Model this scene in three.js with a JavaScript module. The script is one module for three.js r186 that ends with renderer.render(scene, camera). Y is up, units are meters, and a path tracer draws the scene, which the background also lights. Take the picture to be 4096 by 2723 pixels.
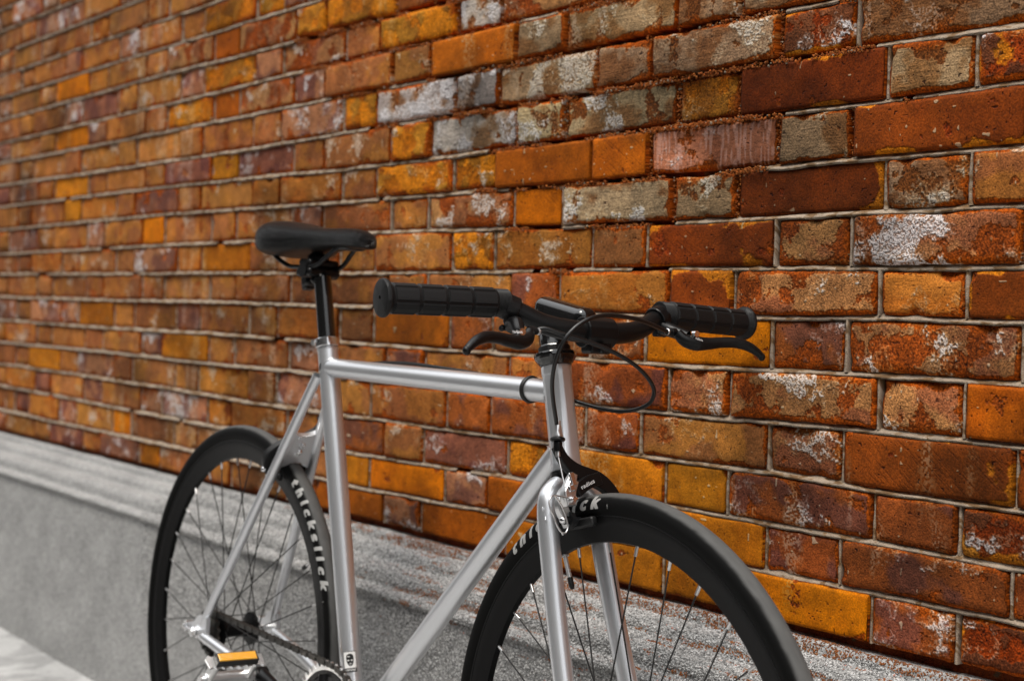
import * as THREE from 'three';
import { mergeGeometries, toCreasedNormals } from 'three/addons/utils/BufferGeometryUtils.js';
import { RoundedBoxGeometry } from 'three/addons/geometries/RoundedBoxGeometry.js';

// ------------------------------------------------------------------ camera, sky, sun, exposure
const V = (x, y, z) => new THREE.Vector3(x, y, z);
const scene = new THREE.Scene();
const camera = new THREE.PerspectiveCamera(26.913, 1024 / 680, 0.05, 400);
const CAM = { p: V(0, 0.8776, 1.39255), R: V(0.61428575, 0.02700857, -0.7886213), U: V(-0.03304544, 0.99941781, 0.00848761), F: V(-0.78839141, -0.02084652, -0.61482063), f: 5690 };
camera.matrixAutoUpdate = true;
{
  const m = new THREE.Matrix4().makeBasis(CAM.R, CAM.U, CAM.F.clone().negate());
  camera.position.copy(CAM.p); camera.quaternion.setFromRotationMatrix(m);
}
camera.focus = 1.68; camera.userData.fStop = 5.0; camera.filmGauge = 36;
scene.add(camera);

const renderer = new THREE.WebGLRenderer({ antialias: true });
renderer.setSize(1024, 680);
renderer.toneMapping = THREE.LinearToneMapping;
renderer.toneMappingExposure = 1.62;
renderer.shadowMap.enabled = true;

{ // an overcast sky, brightest overhead
  const w = 256, h = 128, d = new Float32Array(w * h * 4);
  for (let j = 0; j < h; j++) for (let i = 0; i < w; i++) {
    const el = ((j + 0.5) / h - 0.5) * Math.PI, s = Math.max(0, Math.sin(el));
    const c = 0.92 + 0.08 * Math.sin(i / w * Math.PI * 6 + j * 0.21) * Math.cos(j * 0.17 + i * 0.05);
    const l = (el < 0 ? 0.25 : 0.28 + 1.5 * Math.pow(s, 1.5)) * c, o = (j * w + i) * 4;
    d[o] = l * 0.99; d[o + 1] = l; d[o + 2] = l * 1.015; d[o + 3] = 1;
  }
  const t = new THREE.DataTexture(d, w, h, THREE.RGBAFormat, THREE.FloatType);
  t.mapping = THREE.EquirectangularReflectionMapping; t.magFilter = t.minFilter = THREE.LinearFilter; t.needsUpdate = true;
  scene.background = t; scene.environment = t;
}
const sun = new THREE.DirectionalLight(0xfff6ea, 1.5);
sun.position.set(-1.2, 7, 2.7); sun.target.position.set(-1.8, 0.6, 0.1);
sun.castShadow = true; sun.shadow.radius = 34; sun.shadow.mapSize.set(2048, 2048);
Object.assign(sun.shadow.camera, { left: -6, right: 6, top: 5, bottom: -5, near: 0.1, far: 20 });
scene.add(sun, sun.target);

// ------------------------------------------------------------------ helpers
let seed = 20231;
const rnd = () => { seed = (seed * 1664525 + 1013904223) >>> 0; return seed / 4294967296; };
const rr = (a, b) => a + (b - a) * rnd();
const clamp = (x, a, b) => x < a ? a : x > b ? b : x;
const mix = (a, b, t) => a + (b - a) * t;
const sstep = (a, b, x) => { const t = clamp((x - a) / (b - a), 0, 1); return t * t * (3 - 2 * t); };
const LAT = new Float32Array(65536); for (let i = 0; i < 65536; i++) LAT[i] = rnd();
function vn(x, y) {                                  // value noise 0..1
  const ix = Math.floor(x), iy = Math.floor(y), fx = x - ix, fy = y - iy;
  const u = fx * fx * (3 - 2 * fx), v = fy * fy * (3 - 2 * fy);
  const a = (ix & 255) << 8, b = ((ix + 1) & 255) << 8, c = iy & 255, d = (iy + 1) & 255;
  return (LAT[a | c] * (1 - u) + LAT[b | c] * u) * (1 - v) + (LAT[a | d] * (1 - u) + LAT[b | d] * u) * v;
}
const fbm = (x, y, o = 4) => { let s = 0, a = 0.5, n = 0; for (let i = 0; i < o; i++) { s += a * vn(x, y); n += a; x = x * 2.03 + 17.1; y = y * 2.03 + 9.7; a *= 0.5; } return s / n; };
const ray = (u, v) => CAM.F.clone().addScaledVector(CAM.R, (u - 2048) / CAM.f).addScaledVector(CAM.U, -(v - 1361.5) / CAM.f);
const onWall = (u, v, z = 0) => { const d = ray(u, v), t = (z - CAM.p.z) / d.z; return CAM.p.clone().addScaledVector(d, t); };
function tex(w, h, f, srgb = true) {                 // f(x, y, out) -> out rgb 0..255
  const d = new Uint8Array(w * h * 4), o = [0, 0, 0, 255];
  for (let j = 0; j < h; j++) for (let i = 0; i < w; i++) { o[3] = 255; f(i, j, o); const k = (j * w + i) * 4; d[k] = clamp(o[0], 0, 255); d[k + 1] = clamp(o[1], 0, 255); d[k + 2] = clamp(o[2], 0, 255); d[k + 3] = o[3]; }
  return dataTex(d, w, h, srgb);
}
function dataTex(d, w, h, srgb) {
  const t = new THREE.DataTexture(d, w, h, THREE.RGBAFormat);
  t.magFilter = THREE.LinearFilter; t.minFilter = THREE.LinearMipmapLinearFilter; t.generateMipmaps = true;
  t.wrapS = t.wrapT = THREE.RepeatWrapping; if (srgb) t.colorSpace = THREE.SRGBColorSpace; t.needsUpdate = true; return t;
}
const names = {};
const numbered = n => { const k = names[n] = (names[n] || 0) + 1; return k === 1 ? n : n + '_' + String(k - 1).padStart(3, '0'); };
function flat(g) {                                   // same attributes on every geometry, so that they merge
  const q = g.index ? g.toNonIndexed() : g;
  for (const k of Object.keys(q.attributes)) if (!['position', 'normal', 'uv'].includes(k)) q.deleteAttribute(k);
  if (!q.attributes.normal) q.computeVertexNormals();
  if (!q.attributes.uv) q.setAttribute('uv', new THREE.BufferAttribute(new Float32Array(q.attributes.position.count * 2), 2));
  return q;
}
function part(name, geos, mat, parent) {
  const list = (Array.isArray(geos) ? geos : [geos]).map(flat);
  const m = new THREE.Mesh(list.length === 1 ? list[0] : mergeGeometries(list), mat);
  m.name = name; m.castShadow = m.receiveShadow = true; parent.add(m); return m;
}
const group = (name, parent) => { const g = new THREE.Group(); g.name = name; parent.add(g); return g; };
const tag = (o, label, category, extra) => { o.userData = { label, category, ...extra }; return o; };
const UPY = V(0, 1, 0);
function rod(a, b, r0, r1 = r0, seg = 28, open = false) {   // cylinder from a to b
  const d = b.clone().sub(a), l = d.length(), g = new THREE.CylinderGeometry(r1, r0, l, seg, 1, open);
  g.translate(0, l / 2, 0); g.applyQuaternion(new THREE.Quaternion().setFromUnitVectors(UPY, d.normalize())); g.translate(a.x, a.y, a.z); return g;
}
function lathe(profile, a, dir, seg = 48) {          // profile [[r, along], ...] turned about dir at a
  const g = new THREE.LatheGeometry(profile.map(([r, y]) => new THREE.Vector2(Math.max(r, 0.00001), y)), seg);
  g.applyQuaternion(new THREE.Quaternion().setFromUnitVectors(UPY, dir.clone().normalize())); g.translate(a.x, a.y, a.z);
  return toCreasedNormals(g, 0.6);
}
const curve = pts => new THREE.CatmullRomCurve3(pts, false, 'centripetal');
function hose(pts, r, seg = 60, rad = 10) { return new THREE.TubeGeometry(curve(pts), seg, r, rad, false); }
function taper(pts, radii, seg = 60, rad = 24, flatten = 1) {     // tube with a radius at each control point
  const c = curve(pts), g = new THREE.TubeGeometry(c, seg, 1, rad, false), p = g.attributes.position;
  for (let i = 0; i <= seg; i++) {
    const t = i / seg, s = t * (radii.length - 1), k = Math.min(Math.floor(s), radii.length - 2), r = mix(radii[k], radii[k + 1], s - k);
    const o = c.getPointAt(t);
    for (let j = 0; j <= rad; j++) { const n = i * (rad + 1) + j; p.setXYZ(n, o.x + (p.getX(n) - o.x) * r, o.y + (p.getY(n) - o.y) * r * flatten, o.z + (p.getZ(n) - o.z) * r); }
  }
  g.computeVertexNormals(); return g;
}
function ball(c, r, sx = 1, sy = 1, sz = 1, w = 20, h = 14) { const g = new THREE.SphereGeometry(r, w, h); g.scale(sx, sy, sz); g.translate(c.x, c.y, c.z); return g; }
function box(c, sx, sy, sz, r = 0.001, rot) { const g = new RoundedBoxGeometry(sx, sy, sz, 3, r); if (rot) g.applyQuaternion(new THREE.Quaternion().setFromEuler(new THREE.Euler(...rot))); g.translate(c.x, c.y, c.z); return g; }

// ------------------------------------------------------------------ brick wall
const MODULE = 0.3596, STRETCH = 0.2392, HEAD = 0.1204, JOINT = 0.0064;
const bedBase = k => ({ '-7': 0.4862, '-6': 0.5493, '-5': 0.6114, '-4': 0.6762, '-3': 0.7446, '-2': 0.8096, '-1': 0.878, 0: 0.9422, 1: 1.0084, 2: 1.075, 3: 1.141, 4: 1.2053, 5: 1.2728, 6: 1.3355, 7: 1.4028 }[k] ?? 1.4028 + (k - 7) * 0.0657);
const BED_PX = { 0: [[0, 1096], [980, 1090], [1350, 1093], [2000, 1085], [2686, 1070], [3540, 1069]], '-1': [[0, 1188], [980, 1212], [1366, 1224], [2359, 1256], [3022, 1271], [3540, 1271]], '-2': [[0, 1280], [416, 1310], [926, 1339], [1366, 1369], [2696, 1461], [3540, 1500]], '-3': [[0, 1366], [416, 1405], [831, 1452], [1187, 1488], [2696, 1660], [3540, 1728]], '-4': [[0, 1452], [534, 1529], [1009, 1612], [1350, 1657], [1706, 1705], [2696, 1842], [3094, 1887], [3540, 1972]], '-5': [[0, 1538], [1386, 1810], [2092, 1920], [2696, 2030], [3082, 2095], [3545, 2181], [4091, 2279]], '-6': [[1386, 1940], [1706, 2000], [1973, 2047], [3082, 2291], [3533, 2380], [3907, 2457]], 1: [[0, 1016], [980, 965], [1350, 930], [2696, 891], [3527, 849], [4091, 819]], 2: [[0, 917], [594, 861], [1009, 831], [1400, 807], [3052, 677], [3527, 629], [4091, 582]], 3: [[0, 825], [594, 754], [950, 718], [1400, 677], [3141, 448], [3557, 404], [4091, 326]], 4: [[0, 739], [416, 683], [950, 606], [1400, 528], [3515, 175], [4091, 92]], 5: [[0, 653], [683, 522], [1306, 398]], 6: [[0, 573], [695, 410], [1128, 303]], 7: [[0, 481], [653, 297], [1116, 184]] };
const bedLine = {};
function bedY(k, x) {
  if (k === -7) return 0.4862 + 0.0015 * Math.sin(x * 5);
  const px = BED_PX[k]; let y = bedBase(k);
  if (px) {
    const L = bedLine[k] ||= px.map(([u, v]) => { const w = onWall(u, v); return [w.x, clamp(w.y - bedBase(k), -0.008, 0.008)]; });
    let d;
    if (x <= L[0][0]) d = L[0][1]; else if (x >= L[L.length - 1][0]) d = L[L.length - 1][1];
    else { let i = 0; while (x > L[i + 1][0]) i++; const t = sstep(L[i][0], L[i + 1][0], x); d = mix(L[i][1], L[i + 1][1], t); }
    y += d * 0.75;
  }
  return y + 0.0018 * (vn(x * 3.1 + k * 7.7, k * 3.3) - 0.5) + 0.0012 * (vn(x * 14 + k * 5.1, 4.2) - 0.5);
}
// where the pointing has fallen out, in photograph columns of each bed joint: the intervals that are still filled
const BED_FILLED = { 8: [[-9e3, 1290]], 7: [[-9e3, 1180]], 6: [[-9e3, 1215], [2075, 2223], [2900, 3010]], 5: [[-9e3, 1330], [1560, 1712], [3132, 3355]], 4: [[-9e3, 1480], [1590, 1705], [3500, 9e3]], 3: [[-9e3, 1955], [3138, 3610], [3648, 9e3]], 2: [[-9e3, 1900], [1985, 2040], [3060, 9e3]], 1: [[-9e3, 2020], [2240, 2350], [2690, 9e3]], 0: [[-9e3, 2190], [2290, 2530], [2670, 9e3]] };
const colOf = (x, y) => { const d = V(x, y, 0).sub(CAM.p); if (d.dot(CAM.F) < 0.3) return 8e3; return 2048 + CAM.f * d.dot(CAM.R) / d.dot(CAM.F); };
function bedFilled(k, x) {
  if (k >= 9) return colOf(x, 1.5) < 1250 || colOf(x, 1.5) > 3600;
  const F = BED_FILLED[k]; if (!F) return true;
  const u = colOf(x, bedBase(k)); return F.some(([a, b]) => u > a && u < b);
}
const perpFilled = (c, x) => {
  const u = colOf(x, bedBase(c) + 0.03);
  if (c >= 5) return u < 1400 || u > 3350;
  if (c === 4) return u < 1700 || u > 3330;
  if (c === 3) return u < 1580 || u > 3300;
  if (c === 2) return u < 1900 && u > 0 || u > 3600 || u <= 0;
  if (c === 1) return u < 2300 || u > 3300;
  return true;
};
// kinds of brick face, left to right from the brick that starts near photograph column 1357 (even courses) / 1300 (odd)
const KINDS = { 7: 'Y N', 6: 'T Y W P G G G G', 5: 'T T O G G G G G G', 4: 'Y W W G G G S D', 3: 'T Y W H H Y R G S', 2: 'T Y Y O O K G R R', 1: 'T T P B H G R G T', 0: 'T T Y M T R P E T', '-1': 'T T T N M R P M R', '-2': 'T O N T T B N P P', '-3': 'T L T T N P P P O', '-4': 'T T N N N T P R R', '-5': 'N T V Y C C N N S', '-6': 'C B L O O C N N N', '-7': 'O L O C C C B N S' };
const START = c => (((c % 2) + 2) % 2 === 0 ? -2.321 : -2.3905);      // X of the first listed joint
const evenC = c => ((c % 2) + 2) % 2 === 0;
const bricks = [];
for (let c = -7; c <= 24; c++) {
  const kinds = KINDS[c] ? KINDS[c].split(' ') : [];
  const x0 = START(c), lens = evenC(c) ? [HEAD, STRETCH] : [STRETCH, HEAD];
  // listed bricks and those to the right
  let x = x0;
  const put = (a, b, i) => {
    const stretcher = b - a > 0.18, u = colOf((a + b) / 2, bedBase(c) + 0.03);
    let kind = i >= 0 ? kinds[i] : null;
    if (!kind) {
      const q = vn(i * 3.7 + 11, c * 5.3 + 3), r = LAT[((i + 400) * 37 + c * 911) & 65535];
      kind = i >= 0 ? 'NPRSG'[Math.floor(r * 5)] : c > 4 && i > -5 ? 'TTYLOPN'[Math.floor(r * 7)] : r < 0.58 ? 'T' : r < 0.67 ? 'A' : r < 0.70 ? 'C' : r < 0.76 ? 'M' : r < 0.85 ? 'V' : r < 0.98 ? 'L' : 'B';
    }
    bricks.push({ c, a, b, i, kind, stretcher, u, id: bricks.length });
  };
  for (let i = 0; x < 1.5; i++) { const l = lens[i % 2], j = i ? (vn(i * 9.1, c * 4.7) - 0.5) * 0.005 : 0, j2 = (vn((i + 1) * 9.1, c * 4.7) - 0.5) * 0.005; put(x + j, x + l + j2, i); x += l; }
  x = x0;
  for (let i = -1; x > -7.4; i--) { const l = lens[((i % 2) + 2) % 2], j = (vn(i * 9.1, c * 4.7) - 0.5) * 0.008, j2 = i === -1 ? 0 : (vn((i + 1) * 9.1, c * 4.7) - 0.5) * 0.008; put(x - l + j, x + j2, i); x -= l; }
}
const inView = b => { const y = bedBase(b.c) + 0.03; let best = 0; for (const xx of [b.a, (b.a + b.b) / 2, b.b]) { const d = V(xx, y, 0).sub(CAM.p), z = d.dot(CAM.F); if (z < 0.3) continue; const u = d.dot(CAM.R) / z * CAM.f, v = d.dot(CAM.U) / z * CAM.f; if (Math.abs(u) < 2110 && Math.abs(v) < 1420) best = Math.max(best, (b.b - b.a) / z / z); } return best; };
bricks.forEach(b => { b.size = inView(b); });
const order = [...bricks].sort((p, q) => q.size - p.size);
order.forEach((b, n) => { b.single = n < 300 && b.size > 0; });

// --- painted faces of the bricks: colour, grain, crust and stains of every face in two atlases
const CW = 340, CH = 85, COLS = 6, ROWS = 24, PX = 1480;               // PX texture pixels per metre
// fired skin of each kind, how much of the face it still covers, and how much salt crust lies on it
const PAL = {
  O: [178, 100, 26], B: [198, 118, 16], C: [180, 114, 30], Y: [176, 120, 44], T: [156, 101, 60], A: [178, 120, 65], N: [152, 86, 42], V: [144, 94, 70], R: [140, 72, 26], S: [116, 70, 44],
  G: [160, 130, 98], D: [134, 106, 78], W: [176, 162, 150], H: [168, 144, 110], K: [172, 112, 84], P: [168, 120, 76], E: [160, 108, 70], M: [174, 108, 46], L: [168, 116, 82],
};
const COVER = { O: 0.98, B: 0.98, C: 0.97, Y: 0.42, T: 0.9, A: 0.95, N: 0.84, V: 0.88, R: 0.88, S: 0.6, G: 0.72, D: 0.74, W: 0.86, H: 0.74, K: 0.86, P: 0.58, E: 0.6, M: 0.88, L: 0.86 };
const CRUST = { O: 0, B: 0, C: 0, Y: 0.06, T: 0.1, A: 0.06, N: 0.1, V: 0.2, R: 0, S: 0.36, G: 0.42, D: 0.32, W: 0.88, H: 0.66, K: 0.3, P: 0.38, E: 0.72, M: 0.14, L: 0.42 };
const ROUGH = { O: 0.15, B: 0.15, C: 0.22, Y: 0.95, T: 0.45, A: 0.3, N: 0.5, V: 0.45, R: 0.3, S: 0.85, G: 0.75, D: 0.75, W: 0.65, H: 0.75, K: 0.45, P: 0.85, E: 0.95, M: 0.5, L: 0.5 };
const atlasC = [new Uint8Array(2048 * 2048 * 4), new Uint8Array(2048 * 2048 * 4)], atlasH = [new Uint8Array(2048 * 2048 * 4), new Uint8Array(2048 * 2048 * 4)];
function paint(b, at, ox, oy, w, h) {
  const K = b.kind, base = PAL[K], cr = CRUST[K], ro = ROUGH[K], cov = COVER[K], s = b.id * 13.73, q0 = LAT[(b.id * 131 + 7) & 65535], tone = 0.9 + 0.2 * q0, hue = (LAT[(b.id * 57 + 3) & 65535] - 0.5) * 14;
  const C = atlasC[at], Hh = atlasH[at], mx = w / PX, my = h / PX, grey = 'GDHW'.includes(K), smooth = 'OBCR'.includes(K), scratchA = LAT[(b.id * 29) & 65535] > 0.4;
  const body = K === 'Y' ? [176, 106, 26] : K === 'R' || K === 'S' ? [128, 58, 20] : K === 'E' || K === 'P' ? [142, 74, 30] : K === 'T' || K === 'A' || K === 'L' ? [152, 84, 38] : grey ? [118, 72, 36] : [144, 74, 26];
  const alt = K === 'T' || K === 'A' || K === 'M' ? [176, 118, 56] : K === 'V' || K === 'N' || K === 'L' ? [116, 74, 62] : grey ? [128, 86, 50] : K === 'P' || K === 'E' ? [140, 84, 56] : [base[0] * 0.86, base[1] * 0.8, base[2] * 0.75];
  for (let j = 0; j < h; j++) for (let i = 0; i < w; i++) {
    const x = i / PX, y = j / PX, X = x + s, Y = y + s * 0.37;
    const edge = Math.min(x, mx - x, y, my - y);
    const big = fbm(X * 13, Y * 19, 3), mid = fbm(X * 70 + 5, Y * 70, 4), fine = vn(X * 860, Y * 860), fine2 = vn(X * 440 + 9, Y * 440), rag = fbm(X * 32 + 31, Y * 36 + 7, 5);
    // broken clay body: granular, rusty
    const gr = 0.5 * fine + 0.3 * fine2 + 0.2 * mid, bm = (0.34 + 1.2 * gr) * (0.78 + 0.4 * big), rust = 1 - sstep(0.002, 0.014, edge + 0.012 * (rag - 0.5));
    let r = mix(body[0], 150, rust) * bm, g = mix(body[1], 76, rust) * bm, bl = mix(body[2], 20, rust) * bm, hgt = 96 + 74 * (gr - 0.5) + 40 * (mid - 0.5);
    // fired skin with a ragged border
    const thr = mix(0.7, 0.2, cov) + (smooth ? 0.5 * (1 - sstep(0.0002, 0.0028, edge)) : 0.46 * (1 - sstep(0.0005, 0.0095, edge)));
    let chip = 0; for (const c of b.chips) { const dd = Math.hypot((x - c.x) * 0.75, y - c.y) / c.r + 0.7 * (rag - 0.5); if (dd < 1) chip = Math.max(chip, 1 - dd); }
    const sk = (1 - sstep(0, 0.12, chip)) * sstep(thr, thr + 0.045, rag + 0.16 * (mid - 0.5) + 0.07 * (fine2 - 0.5));
    if (sk > 0) {
      const t2 = sstep(0.46, 0.62, fbm(X * 20 + 77, Y * 24 + 13, 4)) * (smooth ? 0.35 : 0.75);
      const st = grey || K === 'K' || K === 'M' ? 0.6 * vn(X * 55, Y * 950) + 0.4 * vn(X * 150, Y * 420) : 0.5 * fine + 0.5 * mid;
      const m = tone * (0.74 + 0.3 * big + 0.16 * mid) * (0.80 + 0.22 * st + 0.34 * (fine - 0.5) * (0.3 + ro) + 0.2 * (fine2 - 0.5) * ro);
      const sr = mix(base[0], alt[0], t2) * m + hue * 0.5, sg = mix(base[1], alt[1], t2) * m + hue * 0.8, sb = mix(base[2], alt[2], t2) * m + hue * 0.4;
      r = mix(r, sr, sk); g = mix(g, sg, sk); bl = mix(bl, sb, sk);
      hgt = mix(hgt, 150 + (mid - 0.5) * 60 * ro + (fine - 0.5) * 36 * (0.3 + ro) + (big - 0.5) * 26 + (grey ? 34 * (st - 0.5) : 0), sk);
    }
    if (K === 'K') { const p = sstep(0.5, 0.68, vn(X * 330, Y * 60) * 0.55 + 0.45 * rag); r = mix(r, 204, p * 0.55); g = mix(g, 164, p * 0.55); bl = mix(bl, 150, p * 0.55); hgt += 20 * p; }
    // salt and lime crust: ragged flakes, granular, with the clay showing through
    if (cr > 0) {
      const cf = fbm(X * 21 + 200 + 1.6 * rag, Y * 30 + 70 + 1.2 * mid, 6) + 0.12 * (fine2 - 0.5) + 0.1 * (mid - 0.5), th = 0.68 - 0.22 * cr, p = sstep(th, th + 0.03, cf);
      if (p > 0) {
        const p2 = sstep(th + 0.05, th + 0.13, cf), lump = sstep(0.28, 0.62, fine2 * 0.6 + fine * 0.4), q = 0.72 + 0.34 * fine;
        const cw = K === 'P' || K === 'M' || K === 'T' ? [190, 160, 126] : K === 'H' || K === 'G' ? [196, 182, 154] : [206, 196, 190];
        const a = p * (0.28 + 0.42 * p2) * (0.5 + 0.5 * lump);
        r = mix(r, cw[0] * q, a); g = mix(g, cw[1] * q, a); bl = mix(bl, cw[2] * q, a); hgt += p * 16 + p2 * 46 * lump;
        const wh = sstep(th + 0.085, th + 0.13, cf) * (0.35 + 0.65 * lump) * ('EWPSLH'.includes(K) ? 0.7 : 0.4); r = mix(r, 228 * q, wh); g = mix(g, 222 * q, wh); bl = mix(bl, 220 * q, wh);
      }
    }
    if (K === 'R' || K === 'S' || K === 'Y') { const p = sstep(0.62, 0.66, fbm(X * 17 + 400, Y * 26 + 11, 5) + 0.1 * (mid - 0.5) + (K === 'Y' ? 0.05 : 0.17 * (1 - sstep(0, 0.012, edge)) - 0.1)); if (p > 0) { const q = 0.5 + 0.8 * gr; r = mix(r, 206 * q, p * 0.85); g = mix(g, 130 * q, p * 0.85); bl = mix(bl, 34 * q, p * 0.85); hgt = mix(hgt, 86 + 90 * (gr - 0.5), p); } }
    // small pits, drag marks, lime specks
    const pit = vn(X * 330 + 40, Y * 380 + 3);
    if (pit > 0.885) { const p = sstep(0.885, 0.95, pit) * sstep(0.4, 0.6, vn(X * 40, Y * 40 + 9)); r *= 1 - 0.5 * p; g *= 1 - 0.55 * p; bl *= 1 - 0.55 * p; hgt -= 60 * p; }
    if (smooth && scratchA) { const sc = vn((X * 0.82 - Y * 0.57) * 34, (X * 0.57 + Y * 0.82) * 1000); const on = sstep(0.5, 0.66, fbm(X * 15 + 3, Y * 20, 2)); if (sc > 0.74) { r *= 1 - 0.09 * on; g *= 1 - 0.1 * on; bl *= 1 - 0.1 * on; hgt -= 16 * on; } }
    const spot = vn(X * 130 + 71, Y * 130 + 13); if (spot > 0.945 && 'NRCOPTM'.includes(K)) { const p = sstep(0.945, 0.96, spot); r = mix(r, 190, p * 0.7); g = mix(g, 172, p * 0.7); bl = mix(bl, 146, p * 0.7); hgt += 46 * p; }
    const wx = b.a + x, wy = b.wy + y, soot = fbm(wx * 4.2 + 3, wy * 6 + 1, 4), dirt = 1 - 0.26 * sstep(0.5, 0.72, soot), lime = sstep(0.69, 0.78, fbm(wx * 15 + 50, wy * 3.2 + 20, 4)) * sstep(0.35, 0.6, fine2 + 0.3 * (mid - 0.5));
    const lu = 0.35 * r + 0.5 * g + 0.15 * bl, sat = 1.08; r = lu + (r - lu) * sat; g = lu + (g - lu) * sat; bl = lu + (bl - lu) * sat;
    r = (104 + (r - 104) * 1.16) * dirt; g = (80 + (g - 80) * 1.16) * dirt; bl = (50 + (bl - 50) * 1.16) * dirt;
    if (lime > 0) { r = mix(r, 196, lime * 0.4); g = mix(g, 184, lime * 0.4); bl = mix(bl, 172, lime * 0.4); }
    const k = ((oy + j) * 2048 + ox + i) * 4;
    C[k] = clamp(r, 6, 250); C[k + 1] = clamp(g, 4, 250); C[k + 2] = clamp(bl, 3, 250); C[k + 3] = 255;
    const hv = clamp(hgt, 0, 255); Hh[k] = Hh[k + 1] = Hh[k + 2] = hv; Hh[k + 3] = 255;
  }
}
let cell = 0, halfFree = null; const cells = { true: [], false: [] };
function takeCell(stretcher) {
  if (!stretcher && halfFree) { const r = halfFree; halfFree = null; return r; }
  if (cell >= COLS * ROWS * 2) return null;
  const at = Math.floor(cell / (COLS * ROWS)), k = cell % (COLS * ROWS), ox = (k % COLS) * (CW + 1), oy = Math.floor(k / COLS) * CH; cell++;
  if (stretcher) return { at, ox, oy, w: CW, h: CH };
  halfFree = { at, ox: ox + 171, oy, w: 169, h: CH }; return { at, ox, oy, w: 169, h: CH };
}
for (const b of order) {
  b.wy = bedBase(b.c); b.chips = [];
  const L = b.b - b.a, nChip = Math.floor(LAT[(b.id * 211 + 9) & 65535] * (ROUGH[b.kind] > 0.4 ? 4.4 : 2.2));
  for (let q = 0; q < nChip; q++) { const h = n => LAT[(b.id * 373 + q * 53 + n * 7919) & 65535], side = h(1); b.chips.push(side < 0.35 ? { x: h(2) * L, y: 0.057, r: 0.005 + 0.011 * h(3) } : side < 0.7 ? { x: h(2) * L, y: 0.0, r: 0.004 + 0.01 * h(3) } : { x: side < 0.85 ? 0 : L, y: h(2) * 0.057, r: 0.004 + 0.009 * h(3) }); }
  b.cell = takeCell(b.stretcher);
  if (b.cell) { paint(b, b.cell.at, b.cell.ox, b.cell.oy, b.cell.w, b.cell.h); cells[b.stretcher].push(b); }
  else { const L = cells[b.stretcher], s = L[Math.floor(rnd() * L.length)]; b.cell = s.cell; b.kind = s.kind; }
}
const brickMat = [0, 1].map(i => new THREE.MeshPhysicalMaterial({ map: dataTex(atlasC[i], 2048, 2048, true), bumpMap: dataTex(atlasH[i], 2048, 2048, false), bumpScale: 0.005, roughness: 0.82, metalness: 0, specularIntensity: 0.22 }));
function brickGeo(b, fineGrid) {
  const ro = ROUGH[b.kind], worn = !perpFilled(b.c, b.a) || !perpFilled(b.c, b.b) || !bedFilled(b.c, (b.a + b.b) / 2);
  const nx = fineGrid ? Math.max(8, Math.round((b.b - b.a) / 0.0085)) : 4, ny = fineGrid ? 8 : 3, J = JOINT / 2 - 0.0006;
  const zf = (LAT[(b.id * 77 + 5) & 65535] - 0.5) * (worn ? 0.011 : 0.005) + (worn ? 0.001 : 0), rad = 0.001 + 0.0024 * ro * (0.5 + LAT[(b.id * 17) & 65535]);
  const tilt = (LAT[(b.id * 91) & 65535] - 0.5) * 0.004;
  const P = [], UVs = [], I = [], W = nx + 3, Hn = ny + 3;
  const ca = b.cell;
  for (let j = 0; j < Hn; j++) for (let i = 0; i < W; i++) {
    const sx = i === 0 || i === W - 1, sy = j === 0 || j === Hn - 1;
    const u = clamp((i - 1) / nx, 0, 1), v = clamp((j - 1) / ny, 0, 1);
    // cluster vertices towards the edges so that the worn arrises are rounded
    const uu = 0.5 - 0.5 * Math.cos(Math.PI * u) * (0.35) - 0.65 * (0.5 - u), vv = 0.5 - 0.5 * Math.cos(Math.PI * v) * 0.45 - 0.55 * (0.5 - v);
    let x = mix(b.a + J, b.b - J, uu);
    const yb = bedY(b.c, x) + J, yt = bedY(b.c + 1, x) - J;
    let y = mix(yb, yt, vv);
    const dx = Math.min(x - b.a - J, b.b - J - x), dy = Math.min(y - yb, yt - y), e = Math.min(dx, dy);
    const n = fbm(x * 60 + b.id, y * 60, 3);
    let z = zf + tilt * (uu - 0.5);
    const fall = clamp(1 - e / (rad * (1 + 1.6 * ro * n)), 0, 1); z -= fall * fall * rad * 1.05;
    for (const c of b.chips) { const dd = Math.hypot((x - b.a - c.x) * 0.75, y - yb - c.y) / c.r; if (dd < 1) z -= 0.0065 * Math.pow(1 - dd, 0.7); }
    const cornr = clamp(1 - (dx + dy) / (rad * 2.4), 0, 1); z -= cornr * rad * 0.8;
    z += (n - 0.5) * 0.0055 * ro + (fbm(x * 22 + 5, y * 22 + b.id, 2) - 0.5) * 0.004 * ro;
    const shrink = (0.0004 + 0.0040 * ro * Math.pow(fbm(x * 80 + 3, y * 80 + b.id * 3, 2), 1.6)) * (worn ? 1.2 : 0.75);
    if (u === 0) x += shrink; if (u === 1) x -= shrink; if (v === 0) y += shrink; if (v === 1) y -= shrink;
    if (sx || sy) z = -0.05;
    P.push(x, y, z);
    UVs.push((ca.ox + 1.5 + uu * (ca.w - 3)) / 2048, (ca.oy + 1.5 + vv * (ca.h - 3)) / 2048);
  }
  for (let j = 0; j < Hn - 1; j++) for (let i = 0; i < W - 1; i++) { const a = j * W + i, q = a + 1, r = a + W, t = r + 1; I.push(a, q, t, a, t, r); }
  const g = new THREE.BufferGeometry(); g.setAttribute('position', new THREE.Float32BufferAttribute(P, 3)); g.setAttribute('uv', new THREE.Float32BufferAttribute(UVs, 2)); g.setIndex(I); g.computeVertexNormals();
  return g;
}
const wall = group('brick_wall', scene);
tag(wall, 'weathered orange and red brick wall with crumbling pale mortar above a grey pebbledash plinth', 'wall', { kind: 'thing' });
const rest = [[], []];
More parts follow.
